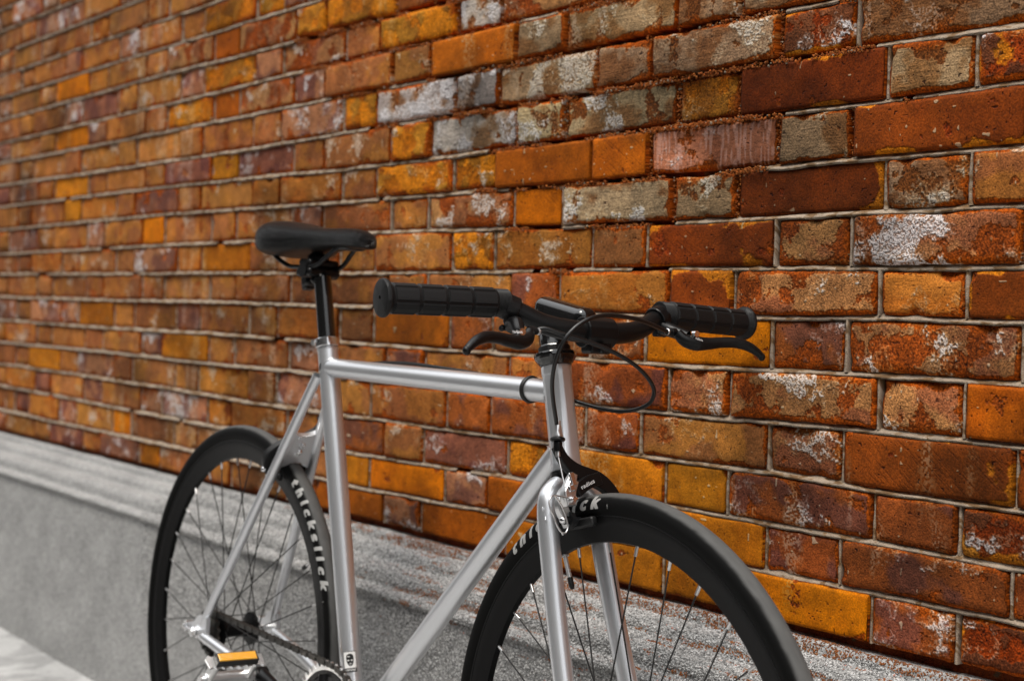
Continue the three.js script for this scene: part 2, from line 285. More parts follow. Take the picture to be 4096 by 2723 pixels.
for (const b of bricks) {
    const g = brickGeo(b, b.single);
  if (b.single) part('brick', g, brickMat[b.cell.at], wall); else rest[b.cell.at].push(g);
}
rest.forEach((l, i) => { if (l.length) part('bricks_beyond', l, brickMat[i], wall).userData = { kind: 'stuff' }; });

// --- mortar: crumbly bed behind, and the pale pointing where it still holds
const mortarT = tex(512, 512, (i, j, o) => { const x = i / 512, y = j / 512, n = fbm(x * 9, y * 9, 3), f = fbm(x * 90, y * 90, 2), s = vn(x * 200, y * 200); let m = 0.72 + 0.3 * n + 0.16 * (f - 0.5); if (s > 0.9) m *= 0.72; const d = sstep(0.46, 0.7, fbm(x * 10 + 7, y * 20, 4)); o[0] = mix(186, 136, d) * m; o[1] = mix(167, 104, d) * m; o[2] = mix(146, 70, d) * m; });
const mortarB = tex(512, 512, (i, j, o) => { const x = i / 512, y = j / 512; o[0] = o[1] = o[2] = 255 * clamp(0.6 * fbm(x * 40, y * 40, 3) + 0.4 * vn(x * 190, y * 190), 0, 1); }, false);
const mortarMat = new THREE.MeshStandardMaterial({ map: mortarT, bumpMap: mortarB, bumpScale: 0.0012, roughness: 0.95 });
const dustT = tex(512, 512, (i, j, o) => { const x = i / 512, y = j / 512, n = fbm(x * 14, y * 14, 4), f = vn(x * 230, y * 230), m = 0.55 + 0.5 * n + 0.35 * (f - 0.5), g = sstep(0.62, 0.72, fbm(x * 11 + 4, y * 11, 3)); o[0] = mix(156, 126, g) * m; o[1] = mix(70, 100, g) * m; o[2] = mix(18, 74, g) * m; });
const dustB = tex(512, 512, (i, j, o) => { const x = i / 512, y = j / 512; o[0] = o[1] = o[2] = 255 * clamp(0.5 * fbm(x * 50, y * 50, 3) + 0.5 * vn(x * 150, y * 150), 0, 1); }, false);
const dustMat = new THREE.MeshStandardMaterial({ map: dustT, bumpMap: dustB, bumpScale: 0.003, roughness: 1 });
{
  const pg = new THREE.PlaneGeometry(9.0, 2.14, 640, 170); pg.translate(-2.95, 1.54, 0);
  const p = pg.attributes.position, uv = pg.attributes.uv;
  for (let i = 0; i < p.count; i++) { const x = p.getX(i), y = p.getY(i); p.setZ(i, -0.021 + 0.012 * (fbm(x * 70, y * 70, 3) - 0.5) + 0.006 * fbm(x * 14, y * 14, 2)); uv.setXY(i, x * 5, y * 5); }
  pg.computeVertexNormals(); part('mortar_bed', pg, dustMat, wall);
  const strips = [];
  const strip = (pts) => {           // rows of cross sections -> a ribbon
    const n = pts[0].length, P = [], U = [], I = [];
    pts.forEach((row, a) => row.forEach(([x, y, z], b) => { P.push(x, y, z); U.push(x * 7, y * 7 - z * 7); if (a && b) { const q = a * n + b; I.push(q - n - 1, q - 1, q, q - n - 1, q, q - n); } }));
    const g = new THREE.BufferGeometry(); g.setAttribute('position', new THREE.Float32BufferAttribute(P, 3)); g.setAttribute('uv', new THREE.Float32BufferAttribute(U, 2)); g.setIndex(I); g.computeVertexNormals(); strips.push(g);
  };
  for (let k = -6; k <= 25; k++) {
    let run = [];
    for (let x = -7.4, dx; x <= 1.5; x += dx) {
      dx = x > -4.6 && x < -0.5 ? 0.005 : 0.02;
      const ok = bedFilled(k, x) && !(vn(x * 11 + k * 3, k * 9.1) > 0.90);
      if (ok) {
        const y = bedY(k, x), h = JOINT / 2, a = (fbm(x * 26 + k, 3.1, 2) - 0.5) * 0.003, b = (fbm(x * 22 + k, 8.4, 2) - 0.5) * 0.0042, o = (vn(x * 9 + k, 2.2) - 0.5) * 0.002 + 0.0035 * sstep(-1.9, -2.5, x) - 0.0008;
        run.push([[x, y - h - 0.0016 + b, -0.016], [x, y - h - 0.0010 + b, 0.0002 + o], [x, y - h * 0.3 + b, -0.0006 + o], [x, y + h * 0.3 + b * 0.5, -0.0028 + o], [x, y + h + 0.0012 + a, -0.0072 + o]]);
      }
      if ((!ok || x + dx > 1.5) && run.length) { if (run.length > 2) strip(run); run = []; }
    }
  }
  for (const b of bricks) {
    if (!perpFilled(b.c, b.b) || vn(b.id * 3.3, 7.7) > 0.93) continue;
    const y0 = bedY(b.c, b.b) + JOINT / 2 - 0.001, y1 = bedY(b.c + 1, b.b) - JOINT / 2 + 0.001, rows = [], o = (LAT[(b.id * 19) & 65535] - 0.6) * 0.004;
    for (let t = 0; t <= 6; t++) { const y = mix(y0, y1, t / 6), w = JOINT / 2 - 0.0008 + (fbm(y * 60 + b.id, 2, 2) - 0.5) * 0.003, w2 = JOINT / 2 - 0.0008 + (fbm(y * 60 + b.id, 6, 2) - 0.5) * 0.003; rows.push([[b.b + w, y, -0.014], [b.b + w, y, -0.003 + o], [b.b, y, -0.0018 + o], [b.b - w2, y, -0.0035 + o], [b.b - w2, y, -0.014]]); }
    strip(rows);
  }
  part('mortar_pointing', strips, mortarMat, wall).material.side = THREE.DoubleSide;
  // loose crumbs of brick lying in the open joints
  const cg = new THREE.IcosahedronGeometry(1, 0), cp = cg.attributes.position;
  for (let i = 0; i < cp.count; i++) { const q = 0.75 + 0.5 * LAT[(Math.round(cp.getX(i) * 97 + cp.getY(i) * 31 + cp.getZ(i) * 59) + 4000) & 65535]; cp.setXYZ(i, cp.getX(i) * q, cp.getY(i) * q, cp.getZ(i) * q); }
  cg.computeVertexNormals();
  const list = [];
  for (let k = 0; k <= 11; k++) for (let x = -3.1; x < -0.6; x += 0.0011) {
    if (bedFilled(k, x)) continue; const dens = fbm(x * 16 + k * 5, k * 2.1, 3); if (dens < 0.36) continue;
    const n = dens > 0.58 ? 5 : 3;
    for (let q = 0; q < n; q++) list.push([x + rr(-0.002, 0.002), bedY(k, x) - JOINT / 2 + rr(-0.0025, 0.0042) + (dens - 0.5) * 0.009, rr(-0.014, 0.004), rr(0.0006, 0.0019)]);
  }
  for (const b of bricks) if (!perpFilled(b.c, b.b) && b.b < -0.6 && b.b > -3.2) for (let q = 0; q < 160; q++) { const y = mix(bedY(b.c, b.b), bedY(b.c + 1, b.b), rnd()); list.push([b.b + rr(-0.004, 0.004), y, rr(-0.016, -0.004), rr(0.0006, 0.0018)]); }
  const crumbs = new THREE.InstancedMesh(cg, new THREE.MeshStandardMaterial({ color: 0xffffff, roughness: 1 }), list.length), mm = new THREE.Matrix4(), qq = new THREE.Quaternion(), cc = new THREE.Color();
  list.forEach(([x, y, z, s], i) => { qq.setFromEuler(new THREE.Euler(rr(0, 6), rr(0, 6), rr(0, 6))); mm.compose(V(x, y, z), qq, V(s, s * rr(0.7, 1.2), s)); crumbs.setMatrixAt(i, mm); const t = rnd(), v = rr(0.6, 1.25); cc.setRGB(0.34 * v, mix(0.075, 0.115, t) * v, mix(0.008, 0.018, t) * v); if (t > 0.93) cc.setRGB(0.3 * v, 0.25 * v, 0.18 * v); crumbs.setColorAt(i, cc); });
  crumbs.name = 'brick_crumbs'; crumbs.userData = { kind: 'stuff' }; crumbs.castShadow = crumbs.receiveShadow = true; wall.add(crumbs);
}

// --- plinth with moulded top, of washed aggregate
const PROFILE = [[-0.03, 0.478], [0.005, 0.478], [0.01, 0.4812], [0.016, 0.4808], [0.02, 0.476], [0.0215, 0.468], [0.024, 0.4635], [0.03, 0.4668], [0.042, 0.466], [0.05, 0.4625], [0.0545, 0.456], [0.0565, 0.449], [0.059, 0.4435], [0.066, 0.4445], [0.08, 0.4438], [0.09, 0.4408], [0.0955, 0.4345], [0.0978, 0.426], [0.0985, 0.4165], [0.1005, 0.4128], [0.106, 0.4148], [0.119, 0.415], [0.1255, 0.413], [0.128, 0.4085], [0.1265, 0.4035], [0.1205, 0.4], [0.1195, 0.39], [0.123, 0.30], [0.129, 0.15], [0.136, -0.02]];
const profLen = [0]; for (let i = 1; i < PROFILE.length; i++) profLen.push(profLen[i - 1] + Math.hypot(PROFILE[i][0] - PROFILE[i - 1][0], PROFILE[i][1] - PROFILE[i - 1][1]));
const profAt = s => { let i = 0; while (i < profLen.length - 2 && s > profLen[i + 1]) i++; const t = (s - profLen[i]) / (profLen[i + 1] - profLen[i]), a = PROFILE[i], b = PROFILE[i + 1], dz = b[0] - a[0], dy = b[1] - a[1], l = Math.hypot(dz, dy); return { z: mix(a[0], b[0], t), y: mix(a[1], b[1], t), nz: -dy / l, ny: dz / l }; };
const concT = tex(1024, 1024, (i, j, o) => { const x = i / 1024, y = j / 1024, n = fbm(x * 7, y * 7, 4), f = fbm(x * 70, y * 70, 3), g = vn(x * 250, y * 250); const m = 0.82 + 0.14 * (n - 0.5) + 0.2 * (f - 0.5) + 0.24 * (g - 0.5); o[0] = 186 * m; o[1] = 186 * m; o[2] = 185 * m; });
const concB = tex(1024, 1024, (i, j, o) => { const x = i / 1024, y = j / 1024; o[0] = o[1] = o[2] = 255 * clamp(0.45 * fbm(x * 30, y * 30, 3) + 0.55 * vn(x * 250, y * 250), 0, 1); }, false);
const concMat = new THREE.MeshStandardMaterial({ map: concT, bumpMap: concB, bumpScale: 0.003, roughness: 0.92 });
{
  const S = [], total = profLen[profLen.length - 1];
  for (let i = 0; i < PROFILE.length; i++) { S.push(profLen[i]); if (i < PROFILE.length - 1 && profLen[i + 1] - profLen[i] > 0.03) for (let q = 1; q < 5; q++) S.push(mix(profLen[i], profLen[i + 1], q / 5)); }
  const P = [], U = [], I = []; let row = 0;
  for (let x = -7.5; x <= 1.6; x += x > -4.6 && x < -0.4 ? 0.014 : 0.05, row++) S.forEach((s, b) => {
    const p = profAt(s), d = (fbm(x * 30, s * 50, 3) - 0.5) * 0.004 + (fbm(x * 5, s * 12, 2) - 0.5) * 0.005;
    P.push(x, p.y + p.ny * d, p.z + p.nz * d); U.push(x * 2.2, s * 2.2);
    if (row && b) { const n = S.length, q = row * n + b; I.push(q - n - 1, q - 1, q, q - n - 1, q, q - n); }
  });
  const g = new THREE.BufferGeometry(); g.setAttribute('position', new THREE.Float32BufferAttribute(P, 3)); g.setAttribute('uv', new THREE.Float32BufferAttribute(U, 2)); g.setIndex(I); g.computeVertexNormals();
  concMat.side = THREE.DoubleSide;
  const plinth = part('plinth', g, concMat, wall);
  // washed pebbles standing out of the cement, and red brick dust that has settled among them
  const pb = new THREE.IcosahedronGeometry(1, 1), list = [], dust = [];
  for (let n = 0; n < 150000; n++) {
    const x = -0.62 - Math.pow(rnd(), 1.15) * 2.3, s = rr(0.034, 0.42), p = profAt(s);
    const groove = Math.exp(-Math.pow((s - 0.063) / 0.0035, 2)) + 0.9 * Math.exp(-Math.pow((s - 0.108) / 0.005, 2)) + 0.8 * Math.exp(-Math.pow((s - 0.172) / 0.0045, 2));
    const reach = sstep(-2.55, -1.9, x) * (1 - 0.75 * sstep(0.19, 0.36, s));
    const dm = fbm(x * 17, s * 130, 4) + 0.24 * groove * (0.2 + fbm(x * 7, s * 9, 2) * 1.4) + 0.5 * (1 - sstep(0.05, 0.066, s + 0.012 * (fbm(x * 20, 1.7, 3) - 0.5))) - (1 - reach) * 0.6 - 0.05;
    if (dm > 0.625) { if (rnd() < 0.95) dust.push([x, s, p]); } else list.push([x, s, p, dm]);
  }
  const im = new THREE.InstancedMesh(pb, new THREE.MeshStandardMaterial({ color: 0xffffff, roughness: 0.7 }), list.length), mm = new THREE.Matrix4(), qq = new THREE.Quaternion(), cc = new THREE.Color();
  list.forEach(([x, s, p, dm], i) => { const d = (fbm(x * 30, s * 50, 3) - 0.5) * 0.004 + (fbm(x * 5, s * 12, 2) - 0.5) * 0.005 + 0.0002, r = rr(0.0008, 0.0017); qq.setFromEuler(new THREE.Euler(rr(0, 6), rr(0, 6), rr(0, 6))); mm.compose(V(x, p.y + p.ny * d, p.z + p.nz * d), qq, V(r * rr(0.8, 1.3), r * rr(0.6, 1), r)); im.setMatrixAt(i, mm); const v = Math.pow(rnd(), 1.3) * 0.52 + 0.13; if (rnd() < 0.05 && dm > 0.5) cc.setRGB(v * 0.9, v * 0.4, v * 0.3); else cc.setRGB(v, v, v * 0.99); im.setColorAt(i, cc); });
  im.name = 'plinth_pebbles'; im.userData = { kind: 'stuff' }; im.castShadow = im.receiveShadow = true; wall.add(im);
  const dg = new THREE.InstancedMesh(new THREE.IcosahedronGeometry(1, 0), new THREE.MeshStandardMaterial({ color: 0xffffff, roughness: 1 }), dust.length);
  dust.forEach(([x, s, p], i) => { const d = (fbm(x * 30, s * 50, 3) - 0.5) * 0.004 + (fbm(x * 5, s * 12, 2) - 0.5) * 0.005 + 0.0002, r = rr(0.0007, 0.0014); qq.setFromEuler(new THREE.Euler(rr(0, 6), rr(0, 6), rr(0, 6))); mm.compose(V(x, p.y + p.ny * d, p.z + p.nz * d), qq, V(r * 1.4, r * 0.7, r)); dg.setMatrixAt(i, mm); const v = rr(0.7, 1.3) * (s < 0.052 ? 0.75 : 1), t = rnd(); cc.setRGB(0.27 * v, mix(0.075, 0.12, t) * v, mix(0.016, 0.045, t) * v); dg.setColorAt(i, cc); });
  dg.name = 'brick_dust'; dg.userData = { kind: 'stuff' }; dg.castShadow = dg.receiveShadow = true; wall.add(dg);
}
// body of the wall behind the faces
part('wall_core', (() => { const g = new THREE.BoxGeometry(9.1, 2.58, 0.3); g.translate(-2.95, 1.29, -0.21); return g; })(), dustMat, wall);

// ------------------------------------------------------------------ pavement
{
  const pave = tex(1024, 1024, (i, j, o) => { const x = i / 1024, y = j / 1024, n = fbm(x * 6, y * 6, 5), st = sstep(0.5, 0.62, fbm(x * 13 + 9, y * 9, 4)), f = vn(x * 300, y * 300), m = 0.78 + 0.24 * n - 0.14 * st + 0.1 * (f - 0.5); o[0] = 190 * m; o[1] = 190 * m; o[2] = 189 * m; });
  const g = new THREE.PlaneGeometry(60, 60); g.rotateX(-Math.PI / 2); g.translate(-2, 0, 30.05 - 0.1);
  const uv = g.attributes.uv; for (let i = 0; i < uv.count; i++) uv.setXY(i, uv.getX(i) * 50, uv.getY(i) * 50);
  const m = part('pavement', g, new THREE.MeshStandardMaterial({ map: pave, roughness: 0.9 }), scene); m.userData = { kind: 'structure' };
}

// ------------------------------------------------------------------ houses across the street (they shade and are mirrored in the paint)
{
  const plaster = tex(512, 512, (i, j, o) => { const x = i / 512, y = j / 512, m = 0.8 + 0.3 * (fbm(x * 6, y * 6, 4) - 0.5) + 0.14 * (fbm(x * 60, y * 60, 2) - 0.5); o[0] = 104 * m; o[1] = 101 * m; o[2] = 97 * m; });
  const wallM = new THREE.MeshStandardMaterial({ map: plaster, roughness: 0.95 }), frameM = new THREE.MeshStandardMaterial({ color: 0x3a3a38, roughness: 0.7 }), glassM = new THREE.MeshStandardMaterial({ color: 0x0c0e10, roughness: 0.15 }), roofM = new THREE.MeshStandardMaterial({ color: 0x55504a, roughness: 0.9 });
  const house = (x0, x1, h, label) => {
    const b = group(numbered('house'), scene); b.position.set((x0 + x1) / 2, 0, 5.6); tag(b, label, 'house'); const w = x1 - x0;
    const g = new THREE.BoxGeometry(w, h, 6); g.translate(0, h / 2, 3); const uv = g.attributes.uv; for (let i = 0; i < uv.count; i++) uv.setXY(i, uv.getX(i) * w / 3, uv.getY(i) * h / 3);
    part('wall', g, wallM, b);
    part('cornice', box(V(0, h - 0.15, -0.12), w + 0.1, 0.3, 0.28, 0.03), roofM, b);
    const n = Math.floor(w / 3);
    for (let f = 0; f < Math.floor(h / 3); f++) for (let i = 0; i < n; i++) {
      const cx = -w / 2 + (i + 0.5) * w / n, cy = 1.6 + f * 3, win = group('window', b);
      part('window_frame', [box(V(cx, cy + 0.75, -0.03), 1.2, 0.08, 0.06, 0.01), box(V(cx, cy - 0.75, -0.05), 1.3, 0.08, 0.1, 0.01), box(V(cx - 0.56, cy, -0.03), 0.08, 1.42, 0.06, 0.01), box(V(cx + 0.56, cy, -0.03), 0.08, 1.42, 0.06, 0.01), box(V(cx, cy, -0.03), 0.05, 1.42, 0.05, 0.01)], frameM, win);
      for (const s of [-1, 1]) part('pane', box(V(cx + s * 0.27, cy, -0.012), 0.49, 1.4, 0.012, 0.003), glassM, win);
    }
  };
  house(-19, 5.2, 5.4, 'grey plastered terrace across the street behind the camera, the longer one');
  house(10.5, 22, 6.6, 'short grey plastered house across the street beyond the gap');
}

{ // kerb and asphalt beyond the pavement
  const asph = tex(512, 512, (i, j, o) => { const x = i / 512, y = j / 512, m = 0.8 + 0.4 * (fbm(x * 8, y * 8, 3) - 0.5) + 0.5 * (vn(x * 200, y * 200) - 0.5); o[0] = 66 * m; o[1] = 66 * m; o[2] = 67 * m; });
  const g = new THREE.PlaneGeometry(60, 3.6); g.rotateX(-Math.PI / 2); g.translate(-2, 0.004, 3.7); const uv = g.attributes.uv; for (let i = 0; i < uv.count; i++) uv.setXY(i, uv.getX(i) * 60, uv.getY(i) * 3.6);
  part('road', g, new THREE.MeshStandardMaterial({ map: asph, roughness: 0.92 }), scene).userData = { kind: 'structure' };
}

// ------------------------------------------------------------------ bicycle
const bike = group('bicycle', scene);
tag(bike, 'silver single-speed bicycle with black flat handlebar and saddle leaning against the brick wall', 'bicycle');
const BASE = V(-2.12860, 0.0, 0.31779), BX = V(0.99985678, -0.00221706, 0.0167781), BY = V(0.00307535, 0.99867836, -0.05130383), BZ = V(-0.01664218, 0.05134808, 0.99854214);
bike.position.copy(BASE); bike.quaternion.setFromRotationMatrix(new THREE.Matrix4().makeBasis(BX, BY, BZ));
const toBike = new THREE.Matrix4().makeBasis(BX, BY, BZ).setPosition(BASE).invert();
// pixel -> bike axes on the plane z = const
function px(u, v, z = 0) { const o = CAM.p.clone().applyMatrix4(toBike), d = ray(u, v).transformDirection(toBike), t = (z - o.z) / d.z; return o.addScaledVector(d, t); }
// steering axes: x forward, y up along the steerer, z to the rider's right; origin at the foot of the head tube
const SO = V(0.833574, 0.691114, 0), SX = V(0.9634572, 0.2604307, 0.0626577), SY = V(-0.2609435, 0.9653541, 0), SZ = V(-0.0604869, -0.0163501, 0.9980351);
const STEER = new THREE.Matrix4().makeBasis(SX, SY, SZ).setPosition(SO), unsteer = STEER.clone().invert();
const S = (x, y, z) => V(x, y, z).applyMatrix4(STEER);
function spx(u, v, x) { const o = CAM.p.clone().applyMatrix4(toBike).applyMatrix4(unsteer), d = ray(u, v).transformDirection(toBike).transformDirection(unsteer), t = (x - o.x) / d.x; return o.addScaledVector(d, t); }
const steered = g => { g = flat(g); g.applyMatrix4(STEER); return g; };

const std = o => new THREE.MeshPhysicalMaterial(o);
const scuff = tex(512, 512, (i, j, o) => { const x = i / 512, y = j / 512, n = 0.5 * fbm(x * 8, y * 8, 4) + 0.5 * vn(x * 160, y * 160); o[0] = o[1] = o[2] = 150 + 90 * (n - 0.5); }, false);
const M = {
  silver: std({ color: new THREE.Color(0.71, 0.725, 0.75), metalness: 0.8, roughness: 0.33, clearcoat: 0.5, clearcoatRoughness: 0.18 }),
  chrome: std({ color: new THREE.Color(0.82, 0.82, 0.83), metalness: 1, roughness: 0.16 }),
  alloy: std({ color: new THREE.Color(0.72, 0.72, 0.72), metalness: 0.95, roughness: 0.3 }),
  gloss: std({ color: new THREE.Color(0.004, 0.004, 0.0042), metalness: 0, roughness: 0.16, clearcoat: 0.6, clearcoatRoughness: 0.06 }),
  satin: std({ color: new THREE.Color(0.005, 0.005, 0.0053), metalness: 0, roughness: 0.36, specularIntensity: 0.55 }),
  rim: std({ color: new THREE.Color(0.006, 0.006, 0.0062), metalness: 0, roughness: 0.4, specularIntensity: 0.22 }),
  dark: std({ color: new THREE.Color(0.014, 0.014, 0.0145), metalness: 0.4, roughness: 0.5 }),
  chain: std({ color: new THREE.Color(0.07, 0.067, 0.062), metalness: 0.8, roughness: 0.45 }),
  spoke: std({ color: new THREE.Color(0.02, 0.02, 0.02), metalness: 0.3, roughness: 0.4 }),
  cable: std({ color: new THREE.Color(0.005, 0.005, 0.005), metalness: 0, roughness: 0.35 }),
  grip: std({ color: new THREE.Color(0.009, 0.009, 0.0093), metalness: 0, roughness: 0.5, specularIntensity: 0.55, bumpMap: scuff, bumpScale: 0.0002 }),
  plastic: std({ color: new THREE.Color(0.006, 0.006, 0.006), roughness: 0.5 }),
  amber: std({ color: new THREE.Color(0.85, 0.42, 0.015), roughness: 0.2, clearcoat: 1, clearcoatRoughness: 0.1 }),
  tyre: std({ color: 0xffffff, vertexColors: true, roughness: 0.6, specularIntensity: 0.16, bumpMap: scuff, bumpScale: 0.0002 }),
};
// --- frame
const BB = V(0.4001, 0.271, 0), STD = V(-0.2781, 0.9605, 0), onST = t => BB.clone().addScaledVector(STD, t);
const onHT = t => SO.clone().addScaledVector(SY, t);
const TT0 = onST(0.5357), TT1 = onHT(0.0955);
const frame = group('frame', bike);
part('seat_tube', [rod(onST(-0.01), onST(0.566), 0.0157, 0.0157, 48), lathe([[0.0157, 0], [0.0164, 0.0004], [0.0166, 0.002], [0.0157, 0.0026]], onST(0.5625), STD)], M.silver, frame);
part('top_tube', rod(TT0, TT1, 0.01445, 0.01445, 48), M.silver, frame);
part('down_tube', rod(BB, onHT(0.03), 0.0146, 0.0146, 48), M.silver, frame);
part('head_tube', lathe([[0.0179, 0], [0.0186, 0.0006], [0.0187, 0.0085], [0.0179, 0.0098], [0.0178, 0.116], [0.0185, 0.1172], [0.0186, 0.127], [0.018, 0.1277]], SO, SY, 56), M.silver, frame);
part('weld_bead', [[TT0, TT1, 0.0158], [TT1, TT0, 0.0179], [onHT(0.03), BB, 0.018]].map(([a, b, o], i) => { const d = b.clone().sub(a).normalize(), r = i === 2 ? 0.0152 : 0.015; const g = new THREE.TorusGeometry(r, 0.0013, 8, 44), p = g.attributes.position; const axis = i === 0 ? STD : SY; g.applyQuaternion(new THREE.Quaternion().setFromUnitVectors(V(0, 0, 1), d)); const base = a.clone(); for (let k = 0; k < p.count; k++) { const q = V(p.getX(k), p.getY(k), p.getZ(k)); const side = q.z; const along = Math.sqrt(Math.max(0, o * o - side * side)); q.addScaledVector(d, along); p.setXYZ(k, base.x + q.x, base.y + q.y, base.z + q.z); } g.computeVertexNormals(); return g; }), M.silver, frame);
const DROP = s => V(0.012, 0.352, s * 0.064);
for (const s of [1, -1]) {
  part('seat_stay', taper([0, 0.25, 0.5, 0.75, 1].map(t => onST(0.522).add(V(-0.011, 0, s * 0.0145)).lerp(DROP(s), t)), [0.0078, 0.008, 0.008, 0.0078, 0.0066], 50, 24), M.silver, frame);
  part('chain_stay', taper([BB.clone().add(V(-0.012, 0, s * 0.024)), V(0.30, 0.287, s * 0.036), V(0.15, 0.314, s * 0.056), V(0.02, 0.333, s * 0.064)], [0.011, 0.0105, 0.0095, 0.008], 40, 24), M.silver, frame);
  const sh = new THREE.Shape(); sh.moveTo(0.03, 0.365); sh.quadraticCurveTo(0.0, 0.372, -0.012, 0.352); sh.lineTo(-0.036, 0.346); sh.lineTo(-0.036, 0.334); sh.lineTo(-0.008, 0.332); sh.lineTo(0.03, 0.324); sh.closePath();
  const hole = new THREE.Path(); hole.moveTo(-0.036, 0.344); hole.lineTo(0.006, 0.344); hole.lineTo(0.006, 0.334); hole.lineTo(-0.03, 0.334); hole.closePath();
  const g = new THREE.ExtrudeGeometry(sh, { depth: 0.006, bevelSize: 0.001, bevelThickness: 0.001, bevelSegments: 2 }); g.translate(0, 0, s * 0.064 - 0.003); part('dropout', g, M.silver, frame);
}
{ // web between the stays that carries the brake
  const sh = new THREE.Shape(); sh.moveTo(-0.0235, -0.088); sh.quadraticCurveTo(0, -0.104, 0.0235, -0.088); sh.lineTo(0.031, -0.155); sh.quadraticCurveTo(0.012, -0.15, 0.007, -0.142); sh.quadraticCurveTo(0, -0.16, -0.007, -0.142); sh.quadraticCurveTo(-0.012, -0.15, -0.031, -0.155); sh.closePath();
  const g = new THREE.ExtrudeGeometry(sh, { depth: 0.007, bevelSize: 0.0015, bevelThickness: 0.0015, bevelSegments: 2 });
  const up = onST(0.522).add(V(-0.011, 0, 0)).sub(DROP(0)).normalize(), bk = V(up.y, -up.x, 0); g.applyMatrix4(new THREE.Matrix4().makeBasis(V(0, 0, 1), up, bk.clone().negate()).setPosition(onST(0.505).add(V(-0.018, 0, 0)).addScaledVector(bk, -0.006))); part('stay_bridge', g, M.silver, frame);
}
part('bottom_bracket_shell', rod(BB.clone().add(V(0, 0, -0.036)), BB.clone().add(V(0, 0, 0.036)), 0.021, 0.021, 40), M.silver, frame);
const nearTT = u => { const p = px(u[0], u[1], 0), d = TT1.clone().sub(TT0), l = d.length(); return TT0.clone().addScaledVector(d.normalize(), clamp(p.sub(TT0).dot(d), 0, l)); };
for (const u of [[1312, 1473], [2124, 1557]]) { const c = nearTT(u), g = new THREE.TorusGeometry(0.0151, u[0] > 2000 ? 0.0023 : 0.0017, 10, 60, u[0] > 2000 ? 5.9 : 6.283); g.rotateZ(0.9); g.scale(1, 1, 1.5); g.applyQuaternion(new THREE.Quaternion().setFromUnitVectors(V(0, 0, 1), TT1.clone().sub(TT0).normalize())); g.translate(c.x, c.y, c.z); part('cable_clip', g, M.plastic, frame); }
{ // seat clamp
  const c = group('seat_clamp', bike);
  part('collar', lathe([[0.0158, 0], [0.0182, 0.0002], [0.0188, 0.001], [0.0188, 0.0125], [0.018, 0.0135], [0.0138, 0.0136]], onST(0.5665), STD, 56), M.chrome, c);
  const k = onST(0.573).add(V(-0.0225, 0, 0));
  part('clamp_lug', [box(k.clone().add(V(0.002, 0, 0.006)), 0.011, 0.012, 0.006, 0.002), box(k.clone().add(V(0.002, 0, -0.006)), 0.011, 0.012, 0.006, 0.002)], M.chrome, c);
  part('clamp_bolt', [rod(k.clone().add(V(-0.002, 0, -0.013)), k.clone().add(V(-0.002, 0, 0.013)), 0.0042, 0.0042, 16)], M.alloy, c);
}
{ // printed badge on the seat tube
  const cv = document.createElement('canvas'); cv.width = 128; cv.height = 190; const x = cv.getContext('2d');
  x.fillStyle = '#e8e8e6'; x.fillRect(0, 0, 128, 190); x.strokeStyle = '#222'; x.lineWidth = 5; x.strokeRect(2, 2, 124, 186);
  x.fillStyle = '#111'; x.beginPath(); x.moveTo(30, 52); x.quadraticCurveTo(30, 26, 66, 22); x.quadraticCurveTo(100, 26, 100, 56); x.quadraticCurveTo(104, 104, 82, 128); x.quadraticCurveTo(66, 146, 52, 128); x.quadraticCurveTo(26, 100, 30, 52); x.fill();
  x.fillStyle = '#e8e8e6'; for (const [a, b, w, h] of [[48, 82, 11, 6], [82, 82, 11, 6], [66, 112, 12, 4], [66, 128, 7, 3], [52, 48, 16, 4]]) { x.beginPath(); x.ellipse(a, b, w, h, 0, 0, 7); x.fill(); }
  x.fillStyle = '#111'; x.fillRect(4, 152, 120, 34); x.fillStyle = '#e8e8e6'; x.font = 'bold 27px sans-serif'; x.textAlign = 'center'; x.fillText('CAPONE', 64, 179);
  const t = new THREE.CanvasTexture(cv); t.colorSpace = THREE.SRGBColorSpace;
  const mid = px(1411, 2644, 0.012), tc = mid.clone().sub(BB).dot(STD), h = 0.0295, w = 0.0195, r = 0.0159, a0 = Math.atan2(0.602, 0.798);
  const P = [], U = [], I = []; const side = V(0, 0, 1), fw = V(STD.y, -STD.x, 0);
  for (let j = 0; j <= 1; j++) for (let i = 0; i <= 8; i++) { const a = a0 - (i / 8 - 0.5) * w / r - 0.06, q = onST(tc + (j - 0.5) * h).addScaledVector(fw, Math.cos(a) * r).addScaledVector(side, Math.sin(a) * r); P.push(q.x, q.y, q.z); U.push(i / 8, j); if (j && i) { const k = j * 9 + i; I.push(k - 10, k - 9, k, k - 10, k, k - 1); } }
  const g = new THREE.BufferGeometry(); g.setAttribute('position', new THREE.Float32BufferAttribute(P, 3)); g.setAttribute('uv', new THREE.Float32BufferAttribute(U, 2)); g.setIndex(I); g.computeVertexNormals();
  part('frame_badge', g, new THREE.MeshStandardMaterial({ map: t, roughness: 0.4, side: THREE.DoubleSide }), frame);
}
